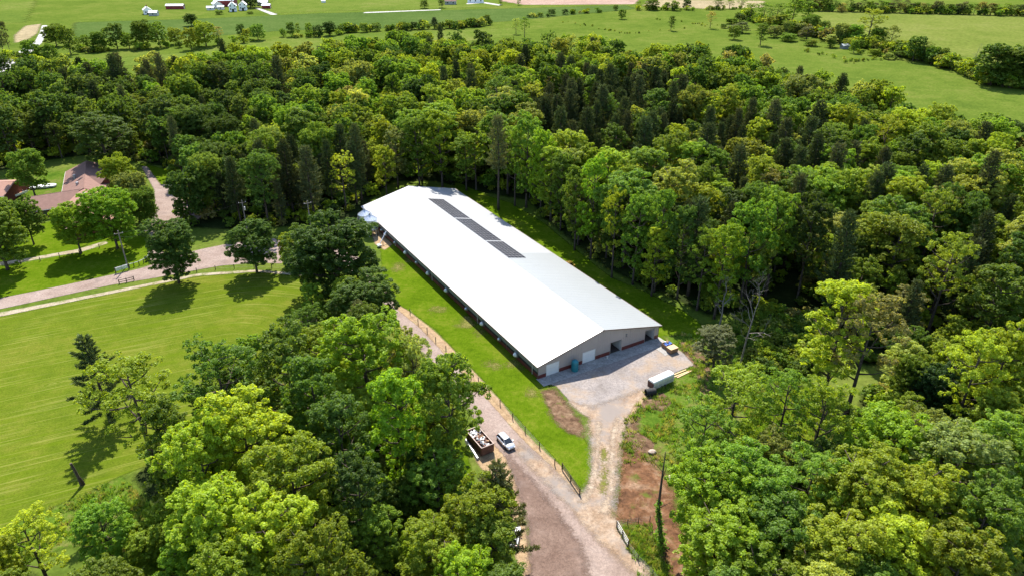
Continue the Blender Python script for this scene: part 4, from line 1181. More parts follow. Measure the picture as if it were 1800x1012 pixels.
def make_broadleaf(seed, kind, fine=1.0):
    rng = np.random.default_rng(seed)
    rs = random.Random(seed)
    tb = MB()
    lobes = []
    if kind == 'wide':
        cb, rad, nl = 0.26, 5.4, 17
    elif kind == 'tall':
        cb, rad, nl = 0.16, 3.5, 19
    elif kind == 'open':
        cb, rad, nl = 0.3, 5.0, 14
    else:               # round field tree
        cb, rad, nl = (0.12, 6.6, 26) if kind == 'round' else (0.02, 6.6, 20)
    lx, ly = rs.uniform(-0.8, 0.8), rs.uniform(-0.8, 0.8)
    def axis(f):
        return Vector((lx * f * f, ly * f * f, H0 * f))
    tr_ = 0.36 if kind != 'tall' else 0.3
    topf = 0.86 if kind not in ('round', 'bush') else 0.74
    tb.tube([axis(f) - Vector((0, 0, 0.3 if f == 0 else 0)) for f in (0, 0.08, 0.2, 0.4, 0.6, topf)], [tr_ * 1.35, tr_, tr_ * 0.9, tr_ * 0.7, tr_ * 0.45, 0.08], 8)
    ga = rs.uniform(0, 6)
    for i in range(nl):
        f = cb + (topf - cb) * (i / (nl - 1)) ** 0.9
        ga += 2.4 + rs.uniform(-0.4, 0.4)
        g = (f - cb) / (1 - cb)
        env = {'wide': math.sin(math.pi * min(1, 0.22 + 0.72 * g)), 'tall': 0.55 + 0.6 * math.sin(math.pi * (0.15 + 0.75 * g)) - 0.3 * g,
               'open': math.sin(math.pi * min(1, 0.3 + 0.6 * g)), 'round': math.sin(math.pi * min(1, 0.3 + 0.62 * g)), 'bush': math.sin(math.pi * min(1, 0.36 + 0.56 * g))}[kind]
        ln = rad * max(0.25, env) * rs.uniform(0.72, 1.08)
        up = rs.uniform(0.35, 0.75) * ln + 0.4
        a = axis(f)
        e = a + Vector((math.cos(ga) * ln, math.sin(ga) * ln, up))
        m_ = a.lerp(e, 0.5) + Vector((0, 0, -0.12 * ln))
        tb.tube([a, m_, e], [0.17 * (1.15 - g * 0.7), 0.1, 0.04], 5)
        lr = {'wide': 2.1, 'tall': 1.6, 'open': 1.75, 'round': 2.5, 'bush': 2.5}[kind] * rs.uniform(0.8, 1.2)
        lobes.append((np.array(e) - np.array([math.cos(ga), math.sin(ga), 0.2]) * lr * 0.45, lr))
        if ln > 2.6:
            mm = a.lerp(e, 0.58)
            sd_ = ga + rs.choice((-1, 1)) * 0.9
            e2 = mm + Vector((math.cos(sd_) * 1.9, math.sin(sd_) * 1.9, rs.uniform(0.3, 1.6)))
            tb.tube([mm, e2], [0.07, 0.03], 4)
            lobes.append((np.array(e2), lr * rs.uniform(0.65, 0.95)))
    tp = axis(topf)
    for i in range(4):
        lobes.append((np.array(tp) + rng.normal(size=3) * np.array([1.0, 1.0, 0.3]) * (1.6 if kind in ('round', 'bush') else 1.0), 1.7 * rs.uniform(0.75, 1.1)))
    lobes.append((np.array(tp) + np.array([0, 0, 1.0]), 1.4))
    puffs, per, sz = {'wide': (17, 19, (0.22, 0.42)), 'tall': (19, 17, (0.22, 0.42)), 'open': (12, 15, (0.2, 0.38)), 'round': (22, 17, (0.24, 0.42)), 'bush': (16, 18, (0.24, 0.42))}[kind]
    V, F = lobes_to_leaves(lobes, rng, puffs, int(per * fine), (sz[0] / fine ** 0.5, sz[1] / fine ** 0.5))
    V[:, 2] = np.maximum(V[:, 2], 0.1)
    V[:, 2] *= H0 / V[:, 2].max()
    return V, F, tb


def make_pine(seed, sparse=False, bough=False):
    rng = np.random.default_rng(seed)
    rs = random.Random(seed)
    tb = MB()
    tb.tube([(0, 0, -0.3), (0, 0, 2), (rs.uniform(-0.3, 0.3), rs.uniform(-0.3, 0.3), H0 * 0.6), (rs.uniform(-0.4, 0.4), rs.uniform(-0.4, 0.4), H0 * 0.97)], [0.42, 0.34, 0.2, 0.05], 7)
    Ps, Ns = [], []
    z = H0 * (0.2 if not sparse else 0.45) if not bough else H0 * 0.16
    while z < H0 * 0.985:
        g = z / H0
        nb = rs.choice((4, 5, 5, 6))
        a0 = rs.uniform(0, 6)
        for b in range(nb):
            an = a0 + b * 2 * math.pi / nb + rs.uniform(-0.3, 0.3)
            ln = (4.1 * (1 - g) ** 0.62 + 0.45) * rs.uniform(0.6, 1.15) * (0.75 if g < 0.35 else 1)
            if bough:
                ln = (5.6 * (1 - g) ** 0.75 + 0.5) * rs.uniform(0.65, 1.15)
            rise = ln * (0.1 + 0.5 * g)
            e = Vector((math.cos(an) * ln, math.sin(an) * ln, z + rise))
            tb.tube([(0, 0, z), (e.x * 0.55, e.y * 0.55, z + rise * 0.3), e], [0.06, 0.04, 0.015], 3)
            nt = max(3, int(ln * (3.4 if not bough else 6.0)))
            for k in range(nt):
                fr = 0.28 + 0.72 * (k + rs.random()) / nt
                side = rs.uniform(-0.5, 0.5) * (1.25 - fr) * ln * (0.5 if not bough else 0.26)
                c = np.array([math.cos(an) * ln * fr - math.sin(an) * side, math.sin(an) * ln * fr + math.cos(an) * side, z + rise * fr ** 1.6])
                dirn = norm(rng.normal(size=(9, 3)) * 0.55 + np.array([math.cos(an) * 0.5, math.sin(an) * 0.5, 0.75]))
                Ps.append(np.stack([np.repeat(c[None], 9, 0) + rng.normal(size=(9, 3)) * 0.12, dirn], 1))
        z += rs.uniform(0.55, 0.95) * (1.15 - 0.35 * g) * (1.75 if bough else 1)
    D = np.concatenate(Ps)
    P, T = D[:, 0], D[:, 1]
    n = len(P)
    Lg = rng.uniform(0.32, 0.62, n)[:, None]
    side = norm(np.cross(T, rng.normal(size=(n, 3)))) * rng.uniform(0.05, 0.1, n)[:, None]
    V = np.stack([P - side, P + side, P + T * Lg + side * 0.6, P + T * Lg - side * 0.6], 1).reshape(-1, 3)
    return V, np.arange(4 * n).reshape(n, 4), tb


def make_shrub(seed):
    rng = np.random.default_rng(seed)
    tb = MB()
    lobes = []
    for i in range(9):
        a = rng.uniform(0, 6.28)
        r = rng.uniform(0, 1.5)
        z = rng.uniform(0.5, 1.6)
        lobes.append((np.array([math.cos(a) * r, math.sin(a) * r, z]), rng.uniform(0.6, 1.0)))
        tb.tube([(0, 0, -0.1), (math.cos(a) * r * 0.6, math.sin(a) * r * 0.6, z * 0.6), (math.cos(a) * r, math.sin(a) * r, z)], [0.05, 0.035, 0.015], 4)
    V, F = lobes_to_leaves(lobes, rng, 60, 12, (0.12, 0.24), (0.2, 0.4))
    V[:, 2] = np.maximum(V[:, 2], 0.03)
    return V, F, tb


def grow_dead(tb, p, d, ln, r, lvl, rs):
    q = p + d * ln
    tb.tube([p, p.lerp(q, 0.5) + Vector((rs.uniform(-1, 1), rs.uniform(-1, 1), 0)) * ln * 0.05, q], [r, r * 0.8, r * 0.6], 5 if lvl < 2 else 3)
    if lvl < 5:
        for k in range(rs.choice((2, 3, 3)) if lvl else 3):
            nd = (d + Vector((rs.uniform(-1, 1), rs.uniform(-1, 1), rs.uniform(-0.25, 0.6))) * 0.85).normalized()
            grow_dead(tb, p.lerp(q, rs.uniform(0.55, 1.0)), nd, ln * rs.uniform(0.5, 0.78), r * 0.52, lvl + 1, rs)


def trunk_part(tb):
    me = tb.mesh('trunk')
    me.materials.append(M['bark'])
    me.polygons.foreach_set('use_smooth', [True] * len(me.polygons))
    return me


MODELS = {}


def add_models(kind, n, fn, mat):
    MODELS[kind] = []
    for k in range(n):
        V, F, tb = fn(k, 3.4)
        cm = arrays_mesh('crown', V, F, mat)
        tm = trunk_part(tb)
        rad = float(np.percentile(np.hypot(V[:, 0], V[:, 1]), 96))
        top = float(V[:, 2].max())
        V, F, tb = fn(k, 1.0)
        nv = len(V)
        joined = bpy.data.meshes.new('whole_tree')
        tv = np.array(tb.v)
        joined.from_pydata(np.concatenate([V, tv]).tolist(), [], [tuple(f) for f in F.tolist()] + [tuple(i + nv for i in f) for f in tb.f])
        joined.materials.append(mat)
        joined.materials.append(M['bark'])
        joined.polygons.foreach_set('material_index', [0] * len(F) + [1] * len(tb.f))
        MODELS[kind].append((cm, tm, rad, top, joined))


add_models('wide', 5, lambda k, f: make_broadleaf(100 + k, 'wide', f), M['leaf_forest'])
add_models('tall', 4, lambda k, f: make_broadleaf(200 + k, 'tall', f), M['leaf_forest'])
add_models('open', 3, lambda k, f: make_broadleaf(300 + k, 'open', f), M['leaf_forest'])
add_models('round', 4, lambda k, f: make_broadleaf(400 + k, 'round', f), M['leaf_forest'])
add_models('bush', 3, lambda k, f: make_broadleaf(450 + k, 'bush', 1.0), M['leaf_forest'])
add_models('pine', 4, lambda k, f: make_pine(500 + k), M['needle'])
add_models('boughpine', 2, lambda k, f: make_pine(650 + k, False, True), M['needle'])
add_models('barepine', 1, lambda k, f: make_pine(600 + k, True), M['needle'])
add_models('shrub', 3, lambda k, f: make_shrub(700 + k), M['leaf_forest'])

OCC = []            # (x, y, r) of individually placed trees


def tree(name, kind, var, p, h, width, label, cat, group=None, mat=None, rz=None):
    cm, tm, rad, top, _ = MODELS[kind][var % len(MODELS[kind])]
    o = thing(name, label, cat, (p.x, p.y, 0), RNG.uniform(0, 6.28) if rz is None else rz, group)
    s = h / top
    sx = (width / 2) / rad if width else s * (RNG.uniform(1.0, 1.5) if kind == 'tall' else RNG.uniform(0.85, 1.28))
    o.scale = (sx, sx, s)
    c = link('crown', cm, o)
    if mat:
        own_mat(c, M[mat])
    link('trunk', tm, o)
    OCC.append((p.x, p.y, sx * rad))
    return o


def by_top(px, py, h, wpx):
    p = at(px, py, h)
    zc = depth(at(px, py, h * 0.7))
    q = at(px, py, h)
    return Vector((q.x, q.y, 0)), wpx * depth(q) / FPX


def by_base(px, py, ytop, wpx):
    b = at(px, py)
    d = (TC * (ytop - 506) / FPX + TS) / (TC - TS * (ytop - 506) / FPX)
    h = CAM_H - b.y * d
    q = Vector((b.x, b.y, h * 0.7))
    return b, h, wpx * depth(q) / FPX


# lone trees about the lawns and the house: base px, top px, crown px, model, tone, label
LAWN_TREES = [
    (315, 497, 386, 92, 'round', 'dark', 'dark round tree between left road and lawn, left of its pair'),
    (452, 479, 391, 84, 'round', 'dark', 'smaller dark round tree beside left road, right of its pair'),
    (600, 540, 381, 150, 'round', 'dark', 'large spreading dark tree hiding the foot of the grain bins'),
    (556, 520, 395, 95, 'round', 'dark', 'tree forming the left half of the dark clump by the bins'),
    (645, 598, 482, 118, 'round', 'dark', 'dark round tree at the upper end of the farm road'),
    (62, 345, 263, 72, 'round', 'mid', 'single round tree before the low rosy-roofed building'),
    (14, 474, 352, 105, 'round', 'mid', 'full tree at the left picture edge below the house'),
    (143, 446, 358, 84, 'round', 'lime', 'bright tree with forked trunk before the brick wall'),
    (207, 437, 328, 104, 'round', 'lime', 'bright green tree covering the right end of the house'),
    (222, 362, 272, 70, 'round', 'yg', 'yellow-green tree behind the right end of the house'),
    (246, 390, 300, 68, 'round', 'pale', 'silvery pale tree between house and drive'),
    (262, 405, 330, 60, 'round', 'mid', 'tree shading the left edge of the house drive'),
    (195, 305, 200, 125, 'wide', 'dark', 'large dark tree leaning over the back house roof'),
    (60, 430, 348, 70, 'round', 'mid', 'tree filling the gap left of the brick wall'),
    (512, 470, 408, 40, 'round', 'yg', 'small yellow-green tree tucked behind the big dark clump'),
]
for i, (x, y, yt, w, kd, tone, lb) in enumerate(LAWN_TREES):
    p, h, wm = by_base(x, y, yt, w * (0.8 if y < 450 and x < 290 else 0.95))
    tree('lawn_tree', kd, i, p, h, wm, lb, 'tree', 'single trees on the lawns', 'leaf_' + tone)

# the grove left of the farm road: top px, height, crown px, model, tone
GROVE = [
    (215, 628, 24, 170, 'open', 'yg', 'wide yellow-green tree at the lawn edge right of the grey pine'),
    (370, 600, 25, 175, 'open', 'mid', 'loose-crowned tree rising against the mown lawn'),
    (490, 565, 26, 125, 'tall', 'mid', 'tall tree whose light tip stands against the lawn corner'),
    (632, 546, 25, 175, 'wide', 'lime', 'broad bright green tree below the dark roadside tree'),
    (722, 588, 20, 82, 'open', 'pale', 'feathery pale tree overhanging the upper farm road'),
    (690, 645, 27, 118, 'tall', 'lime', 'tall light green conical tree left of the skip'),
    (410, 690, 25, 190, 'wide', 'yg', 'upper of the sunlit yellow-green crowns in the left grove'),
    (330, 735, 24, 160, 'wide', 'yg', 'left of the sunlit yellow-green crowns in the left grove'),
    (495, 775, 24, 190, 'wide', 'yg', 'right of the sunlit yellow-green crowns in the left grove'),
    (545, 625, 25, 120, 'tall', 'mid', 'narrow tree between the loose-crowned and broad bright trees'),
    (590, 690, 24, 120, 'tall', 'dark', 'dark narrow tree in the middle of the left grove'),
    (360, 840, 22, 190, 'wide', 'yg', 'low sunlit crown above the picture bottom left of centre'),
    (470, 880, 22, 190, 'wide', 'yg', 'sunlit crown near the picture bottom below the grove'),
    (545, 920, 22, 170, 'wide', 'yg', 'sunlit crown beside dark hollow at the picture bottom'),
    (400, 950, 20, 170, 'wide', 'yg', 'lowest sunlit crown at the picture bottom'),
    (160, 880, 15, 115, 'wide', 'mid', 'shaded tree below the leaning broken trunk'),
    (35, 905, 15, 120, 'open', 'yg', 'loose tree in the lower left corner'),
    (-40, 960, 15, 120, 'wide', 'yg', 'tree cut by the lower left picture corner'),
    (325, 940, 15, 135, 'wide', 'lime', 'light green crown at the bottom left of the grove'),
    (840, 848, 19, 150, 'wide', 'yg', 'bright yellow-green tree beside the roadside pine at bottom'),
    (760, 905, 18, 150, 'wide', 'yg', 'bright crown at the bottom left of the roadside pine'),
    (820, 960, 18, 140, 'wide', 'lime', 'bright crown below the roadside pine at picture bottom'),
    (620, 800, 22, 110, 'tall', 'dark', 'dark tall tree beside the light conical tree'),
    (270, 700, 23, 110, 'tall', 'mid', 'tree below the wide lawn-edge tree'),
    (700, 840, 12, 90, 'round', 'mid', 'small understorey tree left of the roadside pine'),
    (600, 950, 12, 110, 'round', 'grey', 'greyish low tree at the dark hollow by the bottom edge'),
    (740, 790, 14, 80, 'round', 'dark', 'dark low tree just left of the skip'),
]
for i, (x, y, h, w, kd, tone, lb) in enumerate(GROVE):
    p, wm = by_top(x, y, h, w * (0.88 if kd == 'wide' else 0.95))
    tree('grove_tree', kd, i, p, h, wm, lb, 'tree', 'trees of the grove left of the farm road', 'leaf_' + tone)
p, h, wm = by_base(797, 864, 610, 132)
tree('grove_tree', 'wide', 1, p, h, wm, 'open-branched tall tree over the skip and silver car', 'tree', 'trees of the grove left of the farm road', 'leaf_mid')
for x, y, h, w, lb, mt in ((145, 588, 19, 100, 'ragged grey pine at the edge of the mown lawn', 'needle'), (872, 806, 20, 125, 'roadside pine with long boughs below the skip', 'needle_grey'), (628, 525, 15, 75, 'small grey pine before the dark roadside tree', 'needle_grey')):
    p, wm = by_top(x, y, h, w)
    tree('pine_tree', 'boughpine', int(x), p, h, wm, lb, 'pine', None, mt)

# the grove right of the dirt track
RIGHT = [
    (1300, 645, 21, 140, 'open', 'yg', 'loose yellow-green tree before the bramble clearing'),
    (1395, 650, 22, 110, 'open', 'mid', 'open tree right of the sunny grass gap'),
    (1460, 665, 22, 120, 'open', 'yg', 'yellow-green tree below the tall tan-topped tree'),
    (1243, 705, 18, 110, 'open', 'mid', 'tree overhanging the red soil on its upper right'),
    (1500, 486, 27, 120, 'tall', 'yg', 'tall yellow-green tree right of the bramble clearing'),
    (1545, 515, 26, 125, 'open', 'tan', 'tall tan spring-leaved tree beside the yellow-green one'),
    (1652, 632, 15, 92, 'round', 'deep', 'compact dark round tree in the right wood'),
    (1585, 722, 20, 150, 'wide', 'lime', 'light green crown below the compact dark tree'),
    (1705, 740, 22, 165, 'wide', 'pale', 'pale crown at the right picture edge below dark tree'),
    (1790, 735, 22, 150, 'wide', 'mid', 'crown cut by the right picture edge beside the pale crown'),
    (1256, 805, 19, 145, 'wide', 'lime', 'bright tree beside the vine-clad trunk'),
    (1335, 790, 20, 150, 'wide', 'mid', 'mid green tree in the middle of the lower right grove'),
    (1435, 790, 20, 130, 'open', 'mid', 'loose tree right of centre in the lower right grove'),
    (1530, 800, 21, 170, 'wide', 'yg', 'sunlit yellow-green crown in the lower right grove'),
    (1640, 815, 21, 150, 'wide', 'yg', 'sunlit crown left of the pale right-edge crown'),
    (1755, 850, 21, 150, 'wide', 'mid', 'crown near the right edge below the pale crown'),
    (1288, 890, 18, 165, 'wide', 'lime', 'bright crown right of the lower red soil'),
    (1385, 890, 18, 160, 'wide', 'mid', 'crown below centre of the lower right grove'),
    (1480, 905, 19, 170, 'wide', 'yg', 'large sunlit crown at the bottom of the right grove'),
    (1600, 900, 19, 170, 'wide', 'yg', 'second sunlit crown at the bottom of the right grove'),
    (1710, 930, 19, 160, 'wide', 'yg', 'sunlit crown in the lower right corner'),
    (1330, 975, 16, 170, 'wide', 'lime', 'crown cut by the picture bottom right of the red soil'),
    (1440, 990, 16, 170, 'wide', 'yg', 'crown cut by the picture bottom in the right grove'),
    (1560, 990, 16, 170, 'wide', 'mid', 'shaded crown cut by the picture bottom in the right grove'),
    (1795, 560, 24, 110, 'wide', 'yg', 'yellow-green tree at the right edge above the dark tree'),
    (1735, 590, 23, 110, 'open', 'yg', 'loose yellow-green tree left of the right edge'),
    (1265, 575, 11, 75, 'tall', 'grey', 'slim grey-green tree beside the brown soil right of the yard'),
    (1390, 745, 9, 45, 'tall', 'mid', 'slender young tree in the sunny grass gap'),
    (1670, 330, 24, 90, 'open', 'tan', 'brownish spring tree in the right wood'),
]
for i, (x, y, h, w, kd, tone, lb) in enumerate(RIGHT):
    p, wm = by_top(x, y, h, w)
    tree('grove_tree', kd, i + 2, p, h, wm, lb, 'tree', 'trees of the grove right of the dirt track', 'leaf_' + tone)

# trees along the wood's edge behind and right of the barn: base px, top px, crown px
EDGE = [
    (738, 330, 203, 55, 'tall', 'mid'), (778, 332, 193, 60, 'tall', 'yg'), (700, 330, 222, 50, 'tall', 'pale'), (680, 345, 255, 40, 'tall', 'yg'), (820, 335, 235, 50, 'tall', 'mid'), (905, 362, 225, 45, 'open', 'mid'), (925, 365, 195, 60, 'tall', 'mid'), (950, 378, 225, 50, 'tall', 'lime'),
    (985, 405, 265, 48, 'tall', 'mid'), (1010, 440, 292, 50, 'tall', 'mid'), (1038, 455, 268, 55, 'tall', 'lime'), (1075, 488, 330, 50, 'open', 'yg'), (1112, 500, 338, 60, 'tall', 'mid'), (1150, 513, 330, 55, 'tall', 'mid'), (1145, 520, 395, 50, 'tall', 'yg'), (1190, 525, 360, 60, 'tall', 'dark'),
    (1225, 545, 400, 62, 'open', 'mid'), (1255, 560, 392, 66, 'tall', 'lime'), (1300, 540, 345, 80, 'wide', 'mid'), (1345, 520, 330, 80, 'wide', 'mid'), (1400, 530, 340, 80, 'wide', 'dark'),
]
for i, (x, y, yt, w, kd, tone) in enumerate(EDGE):
    p, h, wm = by_base(x, y, yt, w)
    tree('edge_tree', kd, i, p, h, wm, nth(sorted(e[0] for e in EDGE).index(x)) + ' from the left of the tall trees in the front row behind the barn', 'tree', 'trees in the front row of the wood', 'leaf_' + tone)
p, h, wm = by_base(876, 369, 200, 40)
tree('pine_tree', 'barepine', 0, p, h, wm, 'very tall bare-stemmed pine behind the far barn corner', 'pine', None, 'needle_grey')

# dead trees
for i, (x, y, yt, lb) in enumerate(((1262, 580, 488, 'bare dead tree left of its pair at the bramble clearing'), (1300, 645, 484, 'taller leaning dead tree right of its pair at the bramble clearing'), (1704, 135, 76, 'bare dead tree beside the big hedgerow tree far right'))):
    p, h, wm = by_base(x, y, yt, 40)
    rs = random.Random(40 + i)
    d = thing('dead_tree', lb, 'dead tree', (p.x, p.y, 0))
    tb = MB()
    tb.tube([(0, 0, -0.2), (0.4, 0, h * 0.3), (1.0 if i == 1 else 0.2, 0.1, h * 0.55)], [0.22, 0.17, 0.13], 7)
    tb.build('trunk', M['deadwood'], d, smooth=True)
    br = MB()
    top = Vector((1.0 if i == 1 else 0.2, 0.1, h * 0.55))
    for k in range(5):
        grow_dead(br, Vector((top.x * (0.6 + 0.1 * k), 0.05, h * (0.33 + 0.055 * k))), Vector((rs.uniform(-1, 1), rs.uniform(-1, 1), rs.uniform(0.25, 0.9))).normalized(), h * 0.15, 0.08, 2, rs)
    grow_dead(br, top, Vector((0.15, 0, 1)).normalized(), h * 0.22, 0.12, 1, rs)
    br.build('branches', M['deadwood'], d)
iv = at(1164, 962)
d = thing('vine_clad_trunk', 'dead trunk wrapped in green vines on the red soil', 'dead tree', (iv.x, iv.y, 0))
axis_ = [Vector((0, 0, -0.2)), Vector((-0.5, 0.3, 3)), Vector((-1.1, 0.9, 7)), Vector((-1.0, 1.3, 12)), Vector((-0.9, 1.6, 17))]
MB().tube(axis_, [0.3, 0.27, 0.22, 0.16, 0.06], 7).tube([axis_[3], axis_[3] + Vector((0.5, 0.1, 2.5))], [0.08, 0.03], 4).tube([axis_[2], axis_[2] + Vector((1.6, -0.4, 1.6))], [0.08, 0.03], 4).tube([axis_[3].lerp(axis_[4], 0.3), axis_[3] + Vector((-1.2, 0.3, 3.0))], [0.06, 0.02], 4).build('trunk', M['oldwood'], d)
rng = np.random.default_rng(5)
Ps = []
for k in range(1000):
    f = 2.3 * rng.uniform(0, 1) ** 1.3
    i_ = int(f)
    c = axis_[i_].lerp(axis_[i_ + 1], f - i_)
    Ps.append(np.array(c) + norm(rng.normal(size=(1, 3)))[0] * rng.uniform(0.15, 0.55 + 0.55 * math.sin(f * 5.3) ** 2) * (1.15 - f / 4))
Ps = np.array(Ps)
V, F = leaf_quads(Ps, norm(rng.normal(size=Ps.shape) + [0, 0, 0.4]), rng.uniform(0.12, 0.26, len(Ps)), rng)
link('vines', arrays_mesh('vines', V, F, M['ivy']), d)

# hedgerows and far trees: base px, top px, crown px, model, tone
HEDGE = []
for x, y, yt, w, kd, tone in [
        (100, 82, 42, 36, 'round', 'mid'), (125, 96, 44, 32, 'round', 'mid'), (150, 88, 62, 26, 'round', 'mid'), (178, 90, 55, 26, 'round', 'mid'), (207, 86, 40, 36, 'round', 'dark'), (228, 86, 56, 24, 'round', 'mid'), (254, 84, 34, 36, 'round', 'mid'), (282, 84, 38, 34, 'round', 'mid'), (310, 78, 48, 28, 'round', 'yg'),
        (337, 46, 24, 24, 'round', 'dark'), (337, 88, 48, 28, 'round', 'yg'), (363, 82, 36, 42, 'round', 'yg'), (386, 78, 46, 22, 'open', 'tan'), (425, 66, 42, 16, 'round', 'dark'), (454, 71, 42, 28, 'round', 'mid'), (436, 69, 50, 18, 'round', 'yg'), (498, 65, 50, 12, 'round', 'mid'), (512, 65, 39, 15, 'round', 'dark'), (525, 64, 40, 10, 'tall', 'mid'), (544, 63, 40, 14, 'round', 'mid'), (560, 65, 44, 18, 'round', 'dark'), (580, 63, 38, 24, 'round', 'dark'), (600, 60, 44, 14, 'round', 'dark'),
        (618, 57, 42, 22, 'round', 'dark'), (640, 57, 40, 18, 'round', 'mid'), (662, 55, 40, 20, 'round', 'mid'), (685, 53, 44, 18, 'round', 'dark'), (708, 52, 38, 16, 'round', 'dark'), (728, 52, 38, 16, 'round', 'dark'), (742, 51, 34, 14, 'tall', 'dark'), (764, 51, 30, 14, 'pine', None), (790, 50, 34, 18, 'round', 'mid'), (815, 47, 36, 16, 'round', 'dark'), (835, 46, 35, 20, 'round', 'dark'), (855, 44, 26, 16, 'round', 'mid'),
        (907, 60, 32, 16, 'open', 'pale'), (922, 66, 30, 18, 'open', 'mid'), (930, 31, 26, 10, 'round', 'dark'), (950, 30, 22, 12, 'round', 'mid'), (970, 28, 16, 16, 'round', 'mid'), (993, 26, 16, 12, 'round', 'dark'), (1007, 24, 16, 10, 'round', 'dark'), (1030, 22, 17, 9, 'round', 'dark'), (1082, 19, 9, 10, 'round', 'mid'),
        (1093, 34, 16, 14, 'round', 'mid'), (1179, 54, 28, 14, 'tall', 'mid'), (1248, 50, 20, 18, 'open', 'tan'), (1272, 50, 42, 12, 'round', 'dark'), (746, 15, 0, 16, 'round', 'mid'), (777, 14, -2, 14, 'tall', 'dark'), (880, 9, -3, 8, 'tall', 'mid'), (912, 10, -3, 8, 'tall', 'mid'), (441, 14, -8, 36, 'round', 'deep'), (386, 26, 18, 14, 'round', 'mid'), (440, 25, 20, 12, 'round', 'mid'),
        (1122, 17, 2, 14, 'open', 'mid'), (1146, 18, -2, 26, 'round', 'mid'), (1172, 18, 4, 12, 'round', 'mid'), (1186, 19, 1, 16, 'round', 'mid'), (1207, 17, -1, 16, 'round', 'dark'), (1262, 17, 0, 20, 'open', 'mid'), (1282, 16, 0, 18, 'open', 'mid'), (1302, 16, -2, 18, 'open', 'mid'),
        (1300, 40, 24, 18, 'round', 'dark'), (1318, 36, 6, 24, 'open', 'mid'), (1340, 44, 5, 26, 'open', 'mid'), (1362, 50, 6, 28, 'open', 'mid'), (1392, 42, -8, 28, 'tall', 'mid'), (1418, 38, 2, 24, 'tall', 'mid'), (1336, 80, 40, 18, 'tall', 'mid'), (1360, 66, 45, 22, 'round', 'pale'), (1383, 62, 36, 22, 'round', 'mid'), (1404, 62, 40, 20, 'round', 'pale'), (1424, 60, 26, 26, 'round', 'mid'), (1444, 64, 36, 20, 'round', 'mid'),
        (1476, 76, 40, 22, 'round', 'pale'), (1500, 78, 42, 24, 'round', 'mid'), (1523, 80, 14, 36, 'open', 'yg'), (1540, 84, 48, 26, 'round', 'mid'), (1562, 92, 44, 22, 'open', 'pale'), (1604, 108, 63, 28, 'round', 'dark'), (1622, 108, 72, 22, 'open', 'pale'), (1637, 112, 80, 20, 'round', 'mid'), (1652, 114, 84, 18, 'round', 'mid'), (1500, 94, 70, 14, 'round', 'mid'), (1585, 100, 78, 18, 'round', 'mid'),
        (1740, 150, 74, 56, 'round', 'dark'), (1768, 152, 82, 50, 'round', 'mid'), (1800, 155, 90, 50, 'round', 'dark'), (1290, 70, 45, 22, 'round', 'mid'),
        (8, 96, 36, 14, 'tall', 'grey'), (-4, 96, 34, 14, 'tall', 'grey'), (18, 92, 36, 12, 'tall', 'grey'), (62, 118, 70, 30, 'round', 'mid'), (90, 118, 76, 34, 'round', 'mid')]:
    HEDGE.append((x, y, yt, w, kd, tone))
r_ = random.Random(11)
for k in range(46):          # the tree line along the top right field
    x = 1408 + k * 9.2 + r_.uniform(-2, 2)
    y = 18.5 + (x - 1400) * 0.024
    HEDGE.append((x, y, y - r_.uniform(14, 24), r_.uniform(13, 20), r_.choice(['tall', 'open', 'round']), r_.choice(['grey', 'mid', 'mid', 'dark', 'tan'])))
def hedge_zone(x, y):
    return 'top' if y < 30 and x > 1400 else 'left' if x < 600 else 'middle' if x < 900 else 'right'


for k in range(34):          # loose trees of the overgrown belt beyond the right wood
    f = r_.random()
    x = 1290 + f * 330 + r_.uniform(-25, 25)
    y = 38 + f * 66 + r_.uniform(-10, 16)
    HEDGE.append((x, y, y - r_.uniform(10, 30), r_.uniform(11, 24), r_.choice(['round', 'open', 'round', 'tall']), r_.choice(['pale', 'mid', 'grey', 'mid', 'yg', 'dark'])))
for i, (x, y, yt, w, kd, tone) in enumerate(HEDGE):
    p, h, wm = by_base(x, y, yt, w)
    left, top = x < 600, y < 30
    if x > 1290 and y > 30:
        wm *= 1.25
    if kd == 'round' and (i % 3 or w < 20):
        kd = 'bush'
    if top and x > 1400:
        lb, gr = 'tree in the long row along the top right field', 'tree row along the top right field'
    elif left:
        lb, gr = 'tree of the far left hedge and pasture beyond the wood', 'far left hedgerow trees'
    elif x < 900:
        lb, gr = 'tree of the hedge crossing the fields beyond the wood', 'middle hedgerow trees'
    else:
        lb, gr = 'tree of the hedge and pasture beyond the right wood', 'right hedgerow trees'
    lb = nth(sorted(e[0] for e in HEDGE if hedge_zone(e[0], e[1]) == hedge_zone(x, y)).index(x)) + ' from the left: ' + lb
    if kd == 'pine':
        tree('hedge_conifer', kd, 1, p, h, wm, 'small pointed conifer in the hedge beyond the wood', 'conifer', None, 'needle')
    else:
        tree('hedge_tree', kd, i, p, h, wm, lb, 'tree', gr, 'leaf_' + tone)

# fill of the woods ---------------------------------------------------------------------------
def jitter_points(poly, step, seed, amp=0.42):
    rng = np.random.default_rng(seed)
    poly = np.array(poly)
    mn, mx = poly.min(0), poly.max(0)
    gx, gy = np.meshgrid(np.arange(mn[0], mx[0], step), np.arange(mn[1], mx[1], step * 0.87), indexing='ij')
    gx = gx + (np.arange(gx.shape[1]) % 2)[None, :] * step * 0.5
    P = np.stack([gx.ravel(), gy.ravel()], 1) + rng.uniform(-amp, amp, (gx.size, 2)) * step
    return P[sdist(P, poly) > 0]


